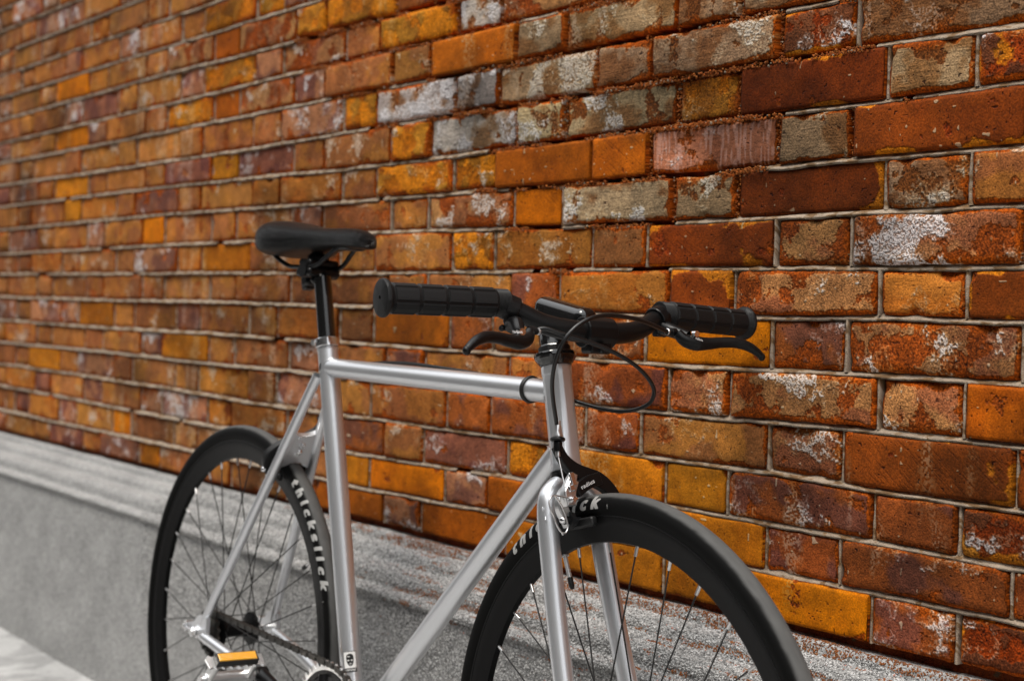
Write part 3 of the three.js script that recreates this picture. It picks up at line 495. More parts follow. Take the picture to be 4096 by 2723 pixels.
// --- seat post and saddle
part('seat_post', rod(onST(0.50), onST(0.678), 0.0136, 0.0136, 48), M.gloss, bike);
const saddle = group('saddle', bike);
{
  // sections from tail to nose: [x, half width, top, edge height, bottom]
  const T = [[0.0915, 0.0002, 0.986, 0.985, 0.984], [0.0925, 0.014, 1.000, 0.985, 0.968], [0.096, 0.036, 1.006, 0.984, 0.962], [0.108, 0.055, 1.0105, 0.982, 0.957], [0.128, 0.066, 1.012, 0.980, 0.954], [0.150, 0.0675, 1.0105, 0.979, 0.9545], [0.172, 0.061, 1.007, 0.979, 0.957], [0.194, 0.050, 1.0035, 0.980, 0.9595], [0.216, 0.0405, 1.0005, 0.981, 0.9615], [0.24, 0.033, 0.9985, 0.981, 0.963], [0.27, 0.0275, 0.9972, 0.980, 0.964], [0.30, 0.0245, 0.9965, 0.979, 0.9645], [0.325, 0.0235, 0.9955, 0.977, 0.965], [0.345, 0.0215, 0.9925, 0.975, 0.9645], [0.358, 0.0175, 0.987, 0.973, 0.9645], [0.365, 0.011, 0.980, 0.970, 0.965], [0.3672, 0.006, 0.976, 0.970, 0.966], [0.368, 0.0002, 0.9705, 0.970, 0.9695]];
  const N = 36, K = 96, P = [], U = [], I = [];
  const cat = (f, t) => { const i = clamp(Math.floor(t), 0, T.length - 2), w = t - i, p = q => T[clamp(q, 0, T.length - 1)][f]; const a = p(i - 1), b = p(i), c = p(i + 1), d = p(i + 2); return b + 0.5 * w * (c - a + w * (2 * a - 5 * b + 4 * c - d + w * (3 * (b - c) + d - a))); };
  for (let k = 0; k <= K; k++) {
    const t = k / K * (T.length - 1), x = cat(0, t) - 0.022, w = Math.max(0.0004, cat(1, t)), top = cat(2, t), edge = cat(3, t), bot = cat(4, t);
    for (let n = 0; n <= N; n++) {
      const a = n / N * Math.PI * 2, c = Math.cos(a), s = Math.sin(a), sg = Math.sign(c);
      let z, y;
      if (s >= 0) { z = sg * w * Math.pow(Math.abs(c), 0.75); y = edge + (top - edge) * Math.pow(s, 0.85); } else { z = sg * w * (Math.pow(Math.abs(c), 0.42) * 1.0 - 0.10 * Math.pow(-s, 2)); y = edge + (bot - edge) * Math.pow(-s, 0.55); }
      P.push(x, y, z); U.push(x * 22, (n / N) * (w + 0.03) * 60);
      if (k && n) { const q = k * (N + 1) + n, r = q - N - 1; I.push(r - 1, q - 1, q, r - 1, q, r); }
    }
  }
  const g = new THREE.BufferGeometry(); g.setAttribute('position', new THREE.Float32BufferAttribute(P, 3)); g.setAttribute('uv', new THREE.Float32BufferAttribute(U, 2)); g.setIndex(I); g.computeVertexNormals();
  const pts = []; for (let i = 0; i < 900; i++) pts.push([rnd(), rnd()]);
  const gridN = 24, grid = Array.from({ length: gridN * gridN }, () => []); pts.forEach(p => grid[Math.floor(p[0] * gridN) * gridN + Math.floor(p[1] * gridN)].push(p));
  const lb = tex(384, 384, (i, j, o) => { const x = i / 384, y = j / 384; let a = 9, b = 9; const gx = Math.floor(x * gridN), gy = Math.floor(y * gridN); for (let p = -1; p <= 1; p++) for (let q = -1; q <= 1; q++) { const cx = (gx + p + gridN) % gridN, cy = (gy + q + gridN) % gridN; for (const c of grid[cx * gridN + cy]) { let dx = Math.abs(c[0] - x), dy = Math.abs(c[1] - y); dx = Math.min(dx, 1 - dx); dy = Math.min(dy, 1 - dy); const d = dx * dx + dy * dy; if (d < a) { b = a; a = d; } else if (d < b) b = d; } } const v = clamp((Math.sqrt(b) - Math.sqrt(a)) * 52, 0, 1); o[0] = o[1] = o[2] = 255 * Math.pow(v, 0.6); }, false);
  part('saddle_cover', g, std({ color: new THREE.Color(0.004, 0.004, 0.0042), specularIntensity: 0.5, roughness: 0.3, bumpMap: lb, bumpScale: 0.0018, side: THREE.DoubleSide }), saddle);
  for (const s of [1, -1]) part('rail', hose([V(0.098, 0.966, s * 0.036), V(0.116, 0.952, s * 0.031), V(0.142, 0.9395, s * 0.0235), V(0.172, 0.9375, s * 0.022), V(0.212, 0.9375, s * 0.022), V(0.234, 0.942, s * 0.021), V(0.268, 0.9615, s * 0.0165), V(0.292, 0.972, s * 0.012)], 0.0036, 50, 12), M.satin, saddle);
  part('rail_nose_bracket', box(V(0.292, 0.969, 0), 0.03, 0.012, 0.034, 0.004), M.plastic, saddle);
  const c = group('saddle_clamp', bike);
  part('clamp_cradle', [rod(V(0.199, 0.9325, -0.03), V(0.199, 0.9325, 0.03), 0.0115, 0.0115, 28), box(V(0.196, 0.9295, 0), 0.044, 0.013, 0.056, 0.005, [0, 0, 0.03]), rod(onST(0.672), V(0.2, 0.93, 0), 0.0137, 0.015, 32)], M.satin, c);
  part('clamp_cap', [box(V(0.197, 0.9445, 0), 0.036, 0.011, 0.054, 0.005), ball(V(0.194, 0.9525, 0), 0.012, 1.2, 0.8, 1.5)], M.satin, c);
  part('clamp_bolt', [rod(V(0.172, 0.915, 0), V(0.182, 0.955, 0), 0.0045, 0.0045, 16), box(V(0.173, 0.918, 0), 0.024, 0.02, 0.024, 0.006, [0, 0, 0.3]), box(V(0.168, 0.909, 0), 0.016, 0.012, 0.018, 0.004, [0, 0, 0.3]), ball(V(0.208, 0.918, 0), 0.009, 1.2, 1, 2)], M.satin, c);
}
// --- headset, stem, bar
const headset = group('headset', bike);
part('lower_cup', [lathe([[0.0178, 0], [0.019, -0.0008], [0.0195, -0.003], [0.0188, -0.0045], [0.0198, -0.0052], [0.02, -0.009], [0.0185, -0.0102], [0.0162, -0.0135], [0.0155, -0.016]].reverse(), SO, SY, 56)], M.satin, headset);
part('upper_cup', [lathe([[0.0176, 0.1275], [0.019, 0.1285], [0.0212, 0.1315], [0.0248, 0.1365], [0.0258, 0.139], [0.0258, 0.1425], [0.025, 0.1438], [0.019, 0.1442]], SO, SY, 64)], M.gloss, headset);
{ const g = new THREE.CylinderGeometry(0.0197, 0.0197, 0.0072, 180, 1), p = g.attributes.position; for (let i = 0; i < p.count; i++) { const a = Math.atan2(p.getZ(i), p.getX(i)), k = 1 + 0.012 * Math.sin(a * 90); p.setX(i, p.getX(i) * k); p.setZ(i, p.getZ(i) * k); } g.translate(0, 0.1478, 0); part('knurled_ring', steered(toCreasedNormals(g, 0.5)), M.dark, headset); }
part('lock_nut', lathe([[0.0192, 0.1512], [0.0188, 0.1525], [0.0181, 0.1535], [0.018, 0.1675], [0.0176, 0.1685], [0.0172, 0.169]], SO, SY, 56), M.gloss, headset);
const stem = group('stem', bike);
part('stem_body', [steered(lathe([[0.0172, 0.169], [0.0178, 0.1695], [0.0178, 0.178], [0.0172, 0.184], [0.0168, 0.2]], V(0, 0, 0), UPY, 48)), steered((() => { // extension: rounded block from the steerer down to the bar
  const g = new RoundedBoxGeometry(0.104, 0.031, 0.031, 8, 0.0125); g.applyQuaternion(new THREE.Quaternion().setFromAxisAngle(V(0, 0, 1), -0.42)); g.translate(0.028, 0.1855, 0); return g; })())], M.gloss, stem);
part('bar_clamp', steered((() => { const g = lathe([[0.012, -0.0205], [0.017, -0.0205], [0.0182, -0.0195], [0.0182, 0.0195], [0.017, 0.0205], [0.012, 0.0205]], V(0.0845, 0.1495, 0), V(0, 0, 1), 40); return g; })()), M.satin, stem);
part('clamp_jaw', [steered(box(V(0.083, 0.1325, 0), 0.022, 0.016, 0.032, 0.004, [0, 0, -0.2]))], M.satin, stem);
part('clamp_bolt', [steered(rod(V(0.089, 0.128, -0.001), V(0.097, 0.126, -0.001), 0.0055, 0.0055, 6)), steered(rod(V(0.096, 0.1262, -0.001), V(0.098, 0.1258, -0.001), 0.0036, 0.0036, 16))], M.dark, stem);
const barPts = []; for (const [z, x, y] of [[-0.258, 0.057, 0.182], [-0.2, 0.062, 0.1825], [-0.155, 0.066, 0.183], [-0.125, 0.0685, 0.1815], [-0.1, 0.0725, 0.1725], [-0.07, 0.0785, 0.158], [-0.035, 0.0838, 0.1505], [0, 0.0845, 0.1495]]) barPts.push(V(x, y, z));
for (let i = barPts.length - 2; i >= 0; i--) barPts.push(V(barPts[i].x, barPts[i].y, -barPts[i].z));
const barCurve = curve(barPts), barAt = z => { let lo = 0, hi = 1; for (let i = 0; i < 40; i++) { const m = (lo + hi) / 2; if (barCurve.getPoint(m).z < z) lo = m; else hi = m; } return { p: barCurve.getPoint(lo), d: barCurve.getTangent(lo) }; };
part('handlebar', steered(taper(barPts, [0.0111, 0.0111, 0.0111, 0.0111, 0.0112, 0.0116, 0.0126, 0.0127, 0.0126, 0.0116, 0.0112, 0.0111, 0.0111, 0.0111, 0.0111], 140, 28)), M.satin, bike);
function pad(r0, r1, a0, a1, z0, z1, n = 7) {            // raised curved block of a grip, with bevelled rim, about z
  const P = [], I = [], da = (a1 - a0) * 0.09, dz = 0.0012;
  const ringOf = (r, ia, iz) => { const out = []; for (let j = 0; j <= 1; j++) for (let i = 0; i <= n; i++) { const a = mix(a0 + ia, a1 - ia, i / n), z = mix(z0 + iz, z1 - iz, j); out.push([Math.cos(a) * r, Math.sin(a) * r, z]); } return out; };
  const lo = ringOf(r0, 0, 0), hi = ringOf(r1, da, dz); [...lo, ...hi].forEach(p => P.push(...p));
  const m = 2 * (n + 1), L = (i, j) => j * (n + 1) + i, H = (i, j) => m + j * (n + 1) + i;
  for (let i = 0; i < n; i++) { I.push(H(i, 0), H(i + 1, 0), H(i + 1, 1), H(i, 0), H(i + 1, 1), H(i, 1)); I.push(L(i, 0), L(i + 1, 0), H(i + 1, 0), L(i, 0), H(i + 1, 0), H(i, 0)); I.push(H(i, 1), H(i + 1, 1), L(i + 1, 1), H(i, 1), L(i + 1, 1), L(i, 1)); }
  I.push(L(0, 0), H(0, 0), H(0, 1), L(0, 0), H(0, 1), L(0, 1), H(n, 0), L(n, 0), L(n, 1), H(n, 0), L(n, 1), H(n, 1));
  const g = new THREE.BufferGeometry(); g.setAttribute('position', new THREE.Float32BufferAttribute(P, 3)); g.setIndex(I); g.computeVertexNormals(); return toCreasedNormals(g, 0.5);
}
for (const s of [1, -1]) {
  const a = barAt(s * 0.128), e = barAt(s * 0.255), len = 0.1355, dir = e.p.clone().sub(a.p).normalize();
  const place = new THREE.Matrix4().compose(a.p, new THREE.Quaternion().setFromUnitVectors(V(0, 0, 1), dir), V(1, 1, 1));
  const gs = [lathe([[0.0112, -0.0165], [0.0152, -0.0165], ...Array.from({ length: 19 }, (_, i) => [0.0155 + (i % 2 ? 0.0007 : 0), -0.0160 + i * 0.0009]), [0.0159, 0.001], [0.0159, len - 0.006], [0.0175, len - 0.0035], [0.0205, len - 0.002], [0.0217, len], [0.0217, len + 0.0022], [0.0207, len + 0.0042], [0.018, len + 0.0052], [0.0026, len + 0.0052], [0.0022, len + 0.002], [0.0001, len + 0.002]], V(0, 0, 0), V(0, 0, 1), 56)];
  const nz = 4, gap = 0.0034, zl = (len - 0.006 - 0.001) / nz;
  for (let k = 0; k < nz; k++) for (let q = 0; q < 6; q++) { const a0 = q * Math.PI / 3 + 0.08 + 0.55, a1 = (q + 1) * Math.PI / 3 - 0.02 + 0.55; gs.push(pad(0.0157, 0.0174, a0, a1, 0.0012 + k * zl + gap / 2, 0.0012 + (k + 1) * zl - gap / 2)); }
  const m = part('grip', gs.map(flat), M.grip, bike); m.material = M.grip; m.geometry.applyMatrix4(place); m.geometry.applyMatrix4(STEER); m.material.side = THREE.DoubleSide;
}
// --- brake levers
function decal(name, text, c, ux, uy, w, h, parent, font = 'bold 56px sans-serif', col = '#d8d8d8') {
  const cv = document.createElement('canvas'); cv.width = 256; cv.height = 72; const x = cv.getContext('2d'); x.clearRect(0, 0, 256, 72); x.fillStyle = col; x.font = font; x.textAlign = 'center'; x.textBaseline = 'middle'; x.fillText(text, 128, 37, 244);
  const t = new THREE.CanvasTexture(cv); t.colorSpace = THREE.SRGBColorSpace;
  const g = new THREE.PlaneGeometry(w, h), n = ux.clone().cross(uy).normalize(); g.applyMatrix4(new THREE.Matrix4().makeBasis(ux.clone().normalize(), n.clone().cross(ux).normalize(), n).setPosition(c));
  return part(name, steered(g), new THREE.MeshStandardMaterial({ map: t, transparent: true, roughness: 0.45, side: THREE.DoubleSide }), parent);
}
for (const s of [1, -1]) {
  const lever = group('brake_lever', bike), dip = s > 0 ? 0.010 : 0, q = (x, y, z) => V(x, y - dip * sstep(0.166, 0.148, y), s * z), st = g => steered(g);
  const b = barAt(s * 0.1085);
  const ringG = lathe([[0.0112, -0.0075], [0.0146, -0.0075], [0.0153, -0.0065], [0.0153, 0.0065], [0.0146, 0.0075], [0.0112, 0.0075]], b.p, b.d, 40);
  part('lever_clamp', [st(ringG), st(taper([b.p.clone().add(q(0.004, -0.012, 0.002)), q(0.086, 0.158, 0.113), q(0.099, 0.150, 0.119), q(0.107, 0.1455, 0.122)], [0.0095, 0.0085, 0.0075, 0.0065], 24, 18)), st(box(q(0.072, 0.1615, 0.1105), 0.014, 0.014, 0.013, 0.004, [0, 0, 0.5]))], M.satin, lever);
  part('clamp_bolt', [st(rod(q(0.066, 0.158, 0.104), q(0.066, 0.158, 0.119), 0.0036, 0.0036, 14)), st(ball(q(0.0665, 0.1575, 0.1195), 0.0036))], M.dark, lever);
  part('lever_blade', st(taper([q(0.104, 0.150, 0.108), q(0.107, 0.142, 0.1135), q(0.111, 0.1365, 0.125), q(0.116, 0.1355, 0.143), q(0.1215, 0.1365, 0.162), q(0.127, 0.1355, 0.18), q(0.1315, 0.1305, 0.195), q(0.1335, 0.1235, 0.206), q(0.134, 0.1185, 0.2115)], [0.006, 0.0082, 0.0088, 0.0074, 0.0066, 0.0066, 0.0064, 0.0056, 0.0042], 64, 20)), M.satin, lever);
  part('lever_tip', st(ball(q(0.134, 0.1178, 0.212), 0.0046, 1, 1.1, 1)), M.satin, lever);
  part('pivot_bolt', st(rod(q(0.1125, 0.1475, 0.1265), q(0.118, 0.1462, 0.1268), 0.0042, 0.004, 20)), M.chrome, lever);
  part('barrel_adjuster', [st(lathe([[0.0035, 0], [0.0052, 0.0005], [0.0052, 0.008], [0.0044, 0.0085], [0.0044, 0.011], [0.0036, 0.0115], [0.0036, 0.0145], [0.002, 0.015]], q(0.1005, 0.1515, 0.108), V(0.12, -0.02, -s).normalize(), 24))], M.satin, lever);
  part('adjuster_ring', st(lathe([[0.0037, 0], [0.0041, 0.0004], [0.0041, 0.0022], [0.0037, 0.0026]], q(0.1020, 0.1512, 0.0955), V(0.12, -0.02, -s).normalize(), 24)), M.alloy, lever);
  const c0 = s > 0 ? spx(2070, 1326, 0.1235) : spx(2797, 1356, 0.1235);
  decal('lever_lettering', 'radius', c0, V(s > 0 ? -0.16 : -0.28, s > 0 ? 0.05 : -0.08, -1).multiplyScalar(1), V(-0.3, 1, 0), 0.023, 0.0062, lever);
}
// --- brake cables
const K5 = (x, y, d) => { const p = spx(1350 + x / 1.6843, 900 + y / 1.6843, d); return p; };
{
  const fr = [V(0.1025, 0.151, -0.0955), K5(2150, 684, 0.110), K5(2060, 648, 0.116), K5(1950, 620, 0.121), K5(1810, 608, 0.125), K5(1700, 630, 0.126), K5(1600, 692, 0.122), K5(1520, 790, 0.114), K5(1466, 930, 0.099), K5(1447, 1050, 0.083), K5(1450, 1150, 0.068), K5(1463, 1250, 0.053), K5(1478, 1345, 0.042)];
  const m = part('front_brake_cable', steered(hose(fr, 0.0025, 160, 12)), M.cable, bike);
  const re = [V(0.1025, 0.144, 0.0955), K5(1400, 697, 0.107), K5(1500, 730, 0.112), K5(1700, 790, 0.118), K5(1850, 850, 0.12), K5(2000, 940, 0.117), K5(2100, 1040, 0.108), K5(2134, 1120, 0.098), K5(2112, 1190, 0.085), K5(2050, 1230, 0.07), K5(1950, 1253, 0.055), K5(1850, 1250, 0.04), K5(1700, 1215, 0.018), K5(1590, 1180, 0.002)].map(p => p.applyMatrix4(STEER));
  const e = re[re.length - 1], d = TT1.clone().sub(TT0).normalize(), at = (t, up, z) => TT1.clone().addScaledVector(d, -t).add(V(0, up, z));
  re.push(at(0.035, -0.002, -0.0235), at(0.075, 0.006, -0.018), at(0.16, 0.011, -0.0155), at(0.25, 0.0148, -0.0125), at(0.36, 0.0172, -0.0105), at(0.44, 0.0135, -0.0125), at(0.52, 0.006, -0.017), at(0.56, 0.002, -0.022), V(0.215, 0.755, -0.028), V(0.182, 0.728, -0.036));
  part('rear_brake_cable', hose(re, 0.0025, 240, 12), M.cable, bike);
}
// --- fork
const fork = group('fork', bike);
for (const s of [1, -1]) part('fork_blade', steered(taper([V(0, -0.014, s * 0.004), V(0.001, -0.020, s * 0.018), V(0.002, -0.031, s * 0.0305), V(0.003, -0.052, s * 0.0355), V(0.006, -0.12, s * 0.039), V(0.013, -0.21, s * 0.0435), V(0.024, -0.30, s * 0.048), V(0.036, -0.362, s * 0.0505)], [0.0128, 0.0128, 0.0126, 0.0122, 0.0121, 0.0118, 0.0108, 0.0085], 90, 28)), M.silver, fork);
part('fork_crown', [steered(lathe([[0.0158, -0.010], [0.0162, -0.0135], [0.0155, -0.019], [0.0145, -0.028]].reverse(), V(0, 0, 0), UPY, 40)), steered(ball(V(0.002, -0.02, 0), 0.0135, 1, 0.9, 1.7))], M.silver, fork);
for (const s of [1, -1]) part('crown_emblem', [steered(box(V(0.0085, -0.048, s * 0.0455), 0.0105, 0.0022, 0.0016, 0.0005, [0, -s * 0.7, 0.9])), steered(box(V(0.011, -0.055, s * 0.0445), 0.012, 0.0022, 0.0016, 0.0005, [0, -s * 0.7, -0.9]))], M.silver, fork);
part('fork_end', [1, -1].map(s => steered(box(V(0.0385, -0.368, s * 0.0505), 0.02, 0.034, 0.005, 0.002))), M.silver, fork);
// --- wheels
function letteringTexture() {
  const cv = document.createElement('canvas'); cv.width = 1024; cv.height = 96; const x = cv.getContext('2d'); x.clearRect(0, 0, 1024, 96);
  x.fillStyle = '#a6a6a4'; x.strokeStyle = '#a6a6a4'; x.lineWidth = 3; x.lineJoin = 'round'; x.font = 'bold 84px sans-serif'; x.textBaseline = 'alphabetic'; x.lineWidth = 5;
  const word = 'thickslick'; let sum = 0; for (const ch of word) sum += x.measureText(ch).width * 1.4; const gap = (950 - sum) / word.length;
  let at = 6; for (const ch of word) { const w = x.measureText(ch).width; x.setTransform(1.4, 0, -0.34, 1, at + 22, 0); x.lineWidth = 8; x.fillText(ch, 4, 80); x.strokeText(ch, 4, 80); at += w * 1.4 + gap; } x.setTransform(1, 0, 0, 1, 0, 0);
  x.font = 'bold 30px sans-serif'; x.fillText('!', 1000, 84);
  const t = new THREE.CanvasTexture(cv); t.colorSpace = THREE.SRGBColorSpace; return t;
}
const letterMat = new THREE.MeshStandardMaterial({ map: letteringTexture(), transparent: true, roughness: 0.55, side: THREE.DoubleSide });
function wheel(name, xf, phase, valveAngle, textA, textB, rear) {
  const w = group(name, bike), put = g => { g = flat(g); g.applyMatrix4(xf); return g; }, Z = V(0, 0, 1), O = V(0, 0, 0);
  const RC = 0.3235, RT = 0.0145;
  { // tyre: slick, dusty along the tread
    const g = new THREE.TorusGeometry(RC, RT, 56, 300), p = g.attributes.position, col = new Float32Array(p.count * 3), uv = g.attributes.uv;
    for (let i = 0; i < p.count; i++) {
      const r = Math.hypot(p.getX(i), p.getY(i)), a = Math.atan2(p.getY(i), p.getX(i)), out = (r - RC) / RT, n = fbm(a * 26, p.getZ(i) * 300 + (rear ? 40 : 0), 3), d = sstep(0.58, 0.84, out + (n - 0.5) * 0.12) * (0.72 + 0.3 * n);
      const v = mix(0.004, 0.11, d); col[i * 3] = col[i * 3 + 1] = v; col[i * 3 + 2] = v * 0.98; uv.setXY(i, a * 6, p.getZ(i) * 20);
    }
    g.setAttribute('color', new THREE.BufferAttribute(col, 3)); g.applyMatrix4(xf);
    const m = new THREE.Mesh(g, M.tyre); m.name = 'tyre'; m.castShadow = m.receiveShadow = true; w.add(m);
  }
  for (const side of [1, -1]) { // lettering moulded on the sidewall, reading clockwise from the drive side
    const P = [], U = [], I = [], n = 60, b0 = Math.PI * 0.28, b1 = Math.PI * 0.76, k = 6, R = RT + 0.0002;   // angle around the tyre section, from outward
    for (let i = 0; i <= n; i++) for (let j = 0; j <= k; j++) { const a = mix(textA, textB, i / n) * Math.PI / 180, b = mix(b1, b0, j / k) - 0.42, rr2 = RC + Math.cos(b) * R; P.push(Math.cos(a) * rr2, Math.sin(a) * rr2, side * Math.sin(b) * R); U.push(side > 0 ? i / n : 1 - i / n, j / k); if (i && j) { const q = i * (k + 1) + j; I.push(q - k - 2, q - 1, q, q - k - 2, q, q - k - 1); } }
    const g = new THREE.BufferGeometry(); g.setAttribute('position', new THREE.Float32BufferAttribute(P, 3)); g.setAttribute('uv', new THREE.Float32BufferAttribute(U, 2)); g.setIndex(I); g.computeVertexNormals(); part('tyre_lettering', put(g), letterMat, w);
  }
  part('rim', put(lathe([[0.2822, 0], [0.2832, 0.0042], [0.2885, 0.0064], [0.2985, 0.0083], [0.3, 0.0092], [0.3135, 0.0094], [0.3145, 0.0084], [0.3145, -0.0084], [0.3135, -0.0094], [0.3, -0.0092], [0.2985, -0.0083], [0.2885, -0.0064], [0.2832, -0.0042], [0.2822, 0]], O, Z, 200)), M.rim, w);
  part('rim_lip', [1, -1].map(s => { const g = new THREE.TorusGeometry(0.3128, 0.0009, 8, 200); g.translate(0, 0, s * 0.0096); return put(g); }), M.satin, w);
  const fz = 0.029, fr = rear ? 0.024 : 0.019;
  part('hub', [put(lathe([[0.009, -0.038], [0.016, -0.037], [fr + 0.003, -fz - 0.002], [fr + 0.003, -fz + 0.002], [0.0135, -fz + 0.006], [0.0125, 0], [0.0135, fz - 0.006], [fr + 0.003, fz - 0.002], [fr + 0.003, fz + 0.002], [0.016, 0.037], [0.009, 0.038]], O, Z, 48))], M.rim, w);
  part('axle', put(rod(V(0, 0, -0.08), V(0, 0, 0.08), 0.0047, 0.0047, 16)), M.alloy, w);
  for (const s of [1, -1]) part('axle_nut', put(lathe([[0.0047, 0], [0.0105, 0], [0.0105, 0.0018], [0.0082, 0.0022], [0.008, 0.0095], [0.0068, 0.0112], [0.0047, 0.0112]], V(0, 0, s * (rear ? 0.0675 : 0.0535)), V(0, 0, s), rear ? 6 : 6)), M.chrome, w);
  for (let i = 0; i < 32; i++) {
    const a = (phase + i * 11.25) * Math.PI / 180, s = i % 2 ? 1 : -1, lead = (i >> 1) % 2 ? 1 : -1, ha = a + lead * 66 * Math.PI / 180;
    const rimP = V(Math.cos(a) * 0.2825, Math.sin(a) * 0.2825, s * 0.0012), hubP = V(Math.cos(ha) * fr, Math.sin(ha) * fr, s * (fz + (lead > 0 ? 0.0012 : -0.0012))), d = hubP.clone().sub(rimP).normalize();
    part('spoke', put(rod(rimP, hubP, 0.001, 0.001, 8)), M.spoke, w);
    part('spoke_nipple', put(rod(rimP.clone().addScaledVector(d, -0.004), rimP.clone().addScaledVector(d, 0.0118), 0.0021, 0.0019, 10)), M.alloy, w);
  }
  const va = valveAngle * Math.PI / 180, dir = V(-Math.cos(va), -Math.sin(va), 0), v0 = V(Math.cos(va) * 0.2825, Math.sin(va) * 0.2825, 0);
  part('valve', [put(rod(v0.clone().addScaledVector(dir, -0.006), v0.clone().addScaledVector(dir, rear ? 0.018 : 0.03), 0.0026, 0.0026, 14)), put(lathe([[0.0026, 0], [0.0052, 0.0003], [0.0052, 0.0018], [0.0026, 0.0022]], v0, dir, 18)), ...Array.from({ length: rear ? 0 : 17 }, (_, i) => { const g = new THREE.TorusGeometry(0.0026, 0.0004, 6, 14); g.applyQuaternion(new THREE.Quaternion().setFromUnitVectors(Z, dir)); const c = v0.clone().addScaledVector(dir, 0.004 + i * 0.0016); g.translate(c.x, c.y, c.z); return put(g); })], M.alloy, w);
  part('valve_cap', put(lathe([[0.0031, 0], [0.0034, 0.002], [0.0033, 0.011], [0.002, 0.014], [0.0001, 0.0145]], v0.clone().addScaledVector(dir, rear ? 0.016 : 0.028), dir, 16)), M.plastic, w);
  return w;
}
const wheelF = STEER.clone().multiply(new THREE.Matrix4().makeTranslation(0.03943, -0.37353, 0)), wheelR = new THREE.Matrix4().makeTranslation(0, 0.338, 0);
wheel('front_wheel', wheelF, 84.6, 102.2, 117.6, 80.2, false);
const rearWheel = wheel('rear_wheel', wheelR, 97.6, 32.3, 55.4, 17.6, true);
// --- brake calipers (built above a wheel: x forward, y up, tyre top at -0.0355)
function arm(pts, widths, x0, depth) {
  const c = new THREE.CatmullRomCurve3(pts.map(([y, z]) => V(z, y, 0)), false, 'centripetal'), n = 40, L = [], R = [];
  for (let i = 0; i <= n; i++) { const t = i / n, p = c.getPoint(t), d = c.getTangent(t), s = t * (widths.length - 1), k = Math.min(Math.floor(s), widths.length - 2), w = mix(widths[k], widths[k + 1], s - k) / 2; L.push(new THREE.Vector2(p.x - d.y * w, p.y + d.x * w)); R.push(new THREE.Vector2(p.x + d.y * w, p.y - d.x * w)); }
  const g = new THREE.ExtrudeGeometry(new THREE.Shape([...L, ...R.reverse()]), { depth, bevelSize: 0.0014, bevelThickness: 0.0014, bevelSegments: 3 });
  g.applyMatrix4(new THREE.Matrix4().makeBasis(V(0, 0, 1), V(0, 1, 0), V(1, 0, 0)).setPosition(V(x0, 0, 0))); return flat(g);
}
function flipWinding(g) { g = flat(g); for (const k of ['position', 'normal', 'uv']) { const a = g.attributes[k], n = a.itemSize; for (let i = 0; i < a.count; i += 3) for (let c = 0; c < n; c++) { const t = a.array[(i + 1) * n + c]; a.array[(i + 1) * n + c] = a.array[(i + 2) * n + c]; a.array[(i + 2) * n + c] = t; } } return g; }
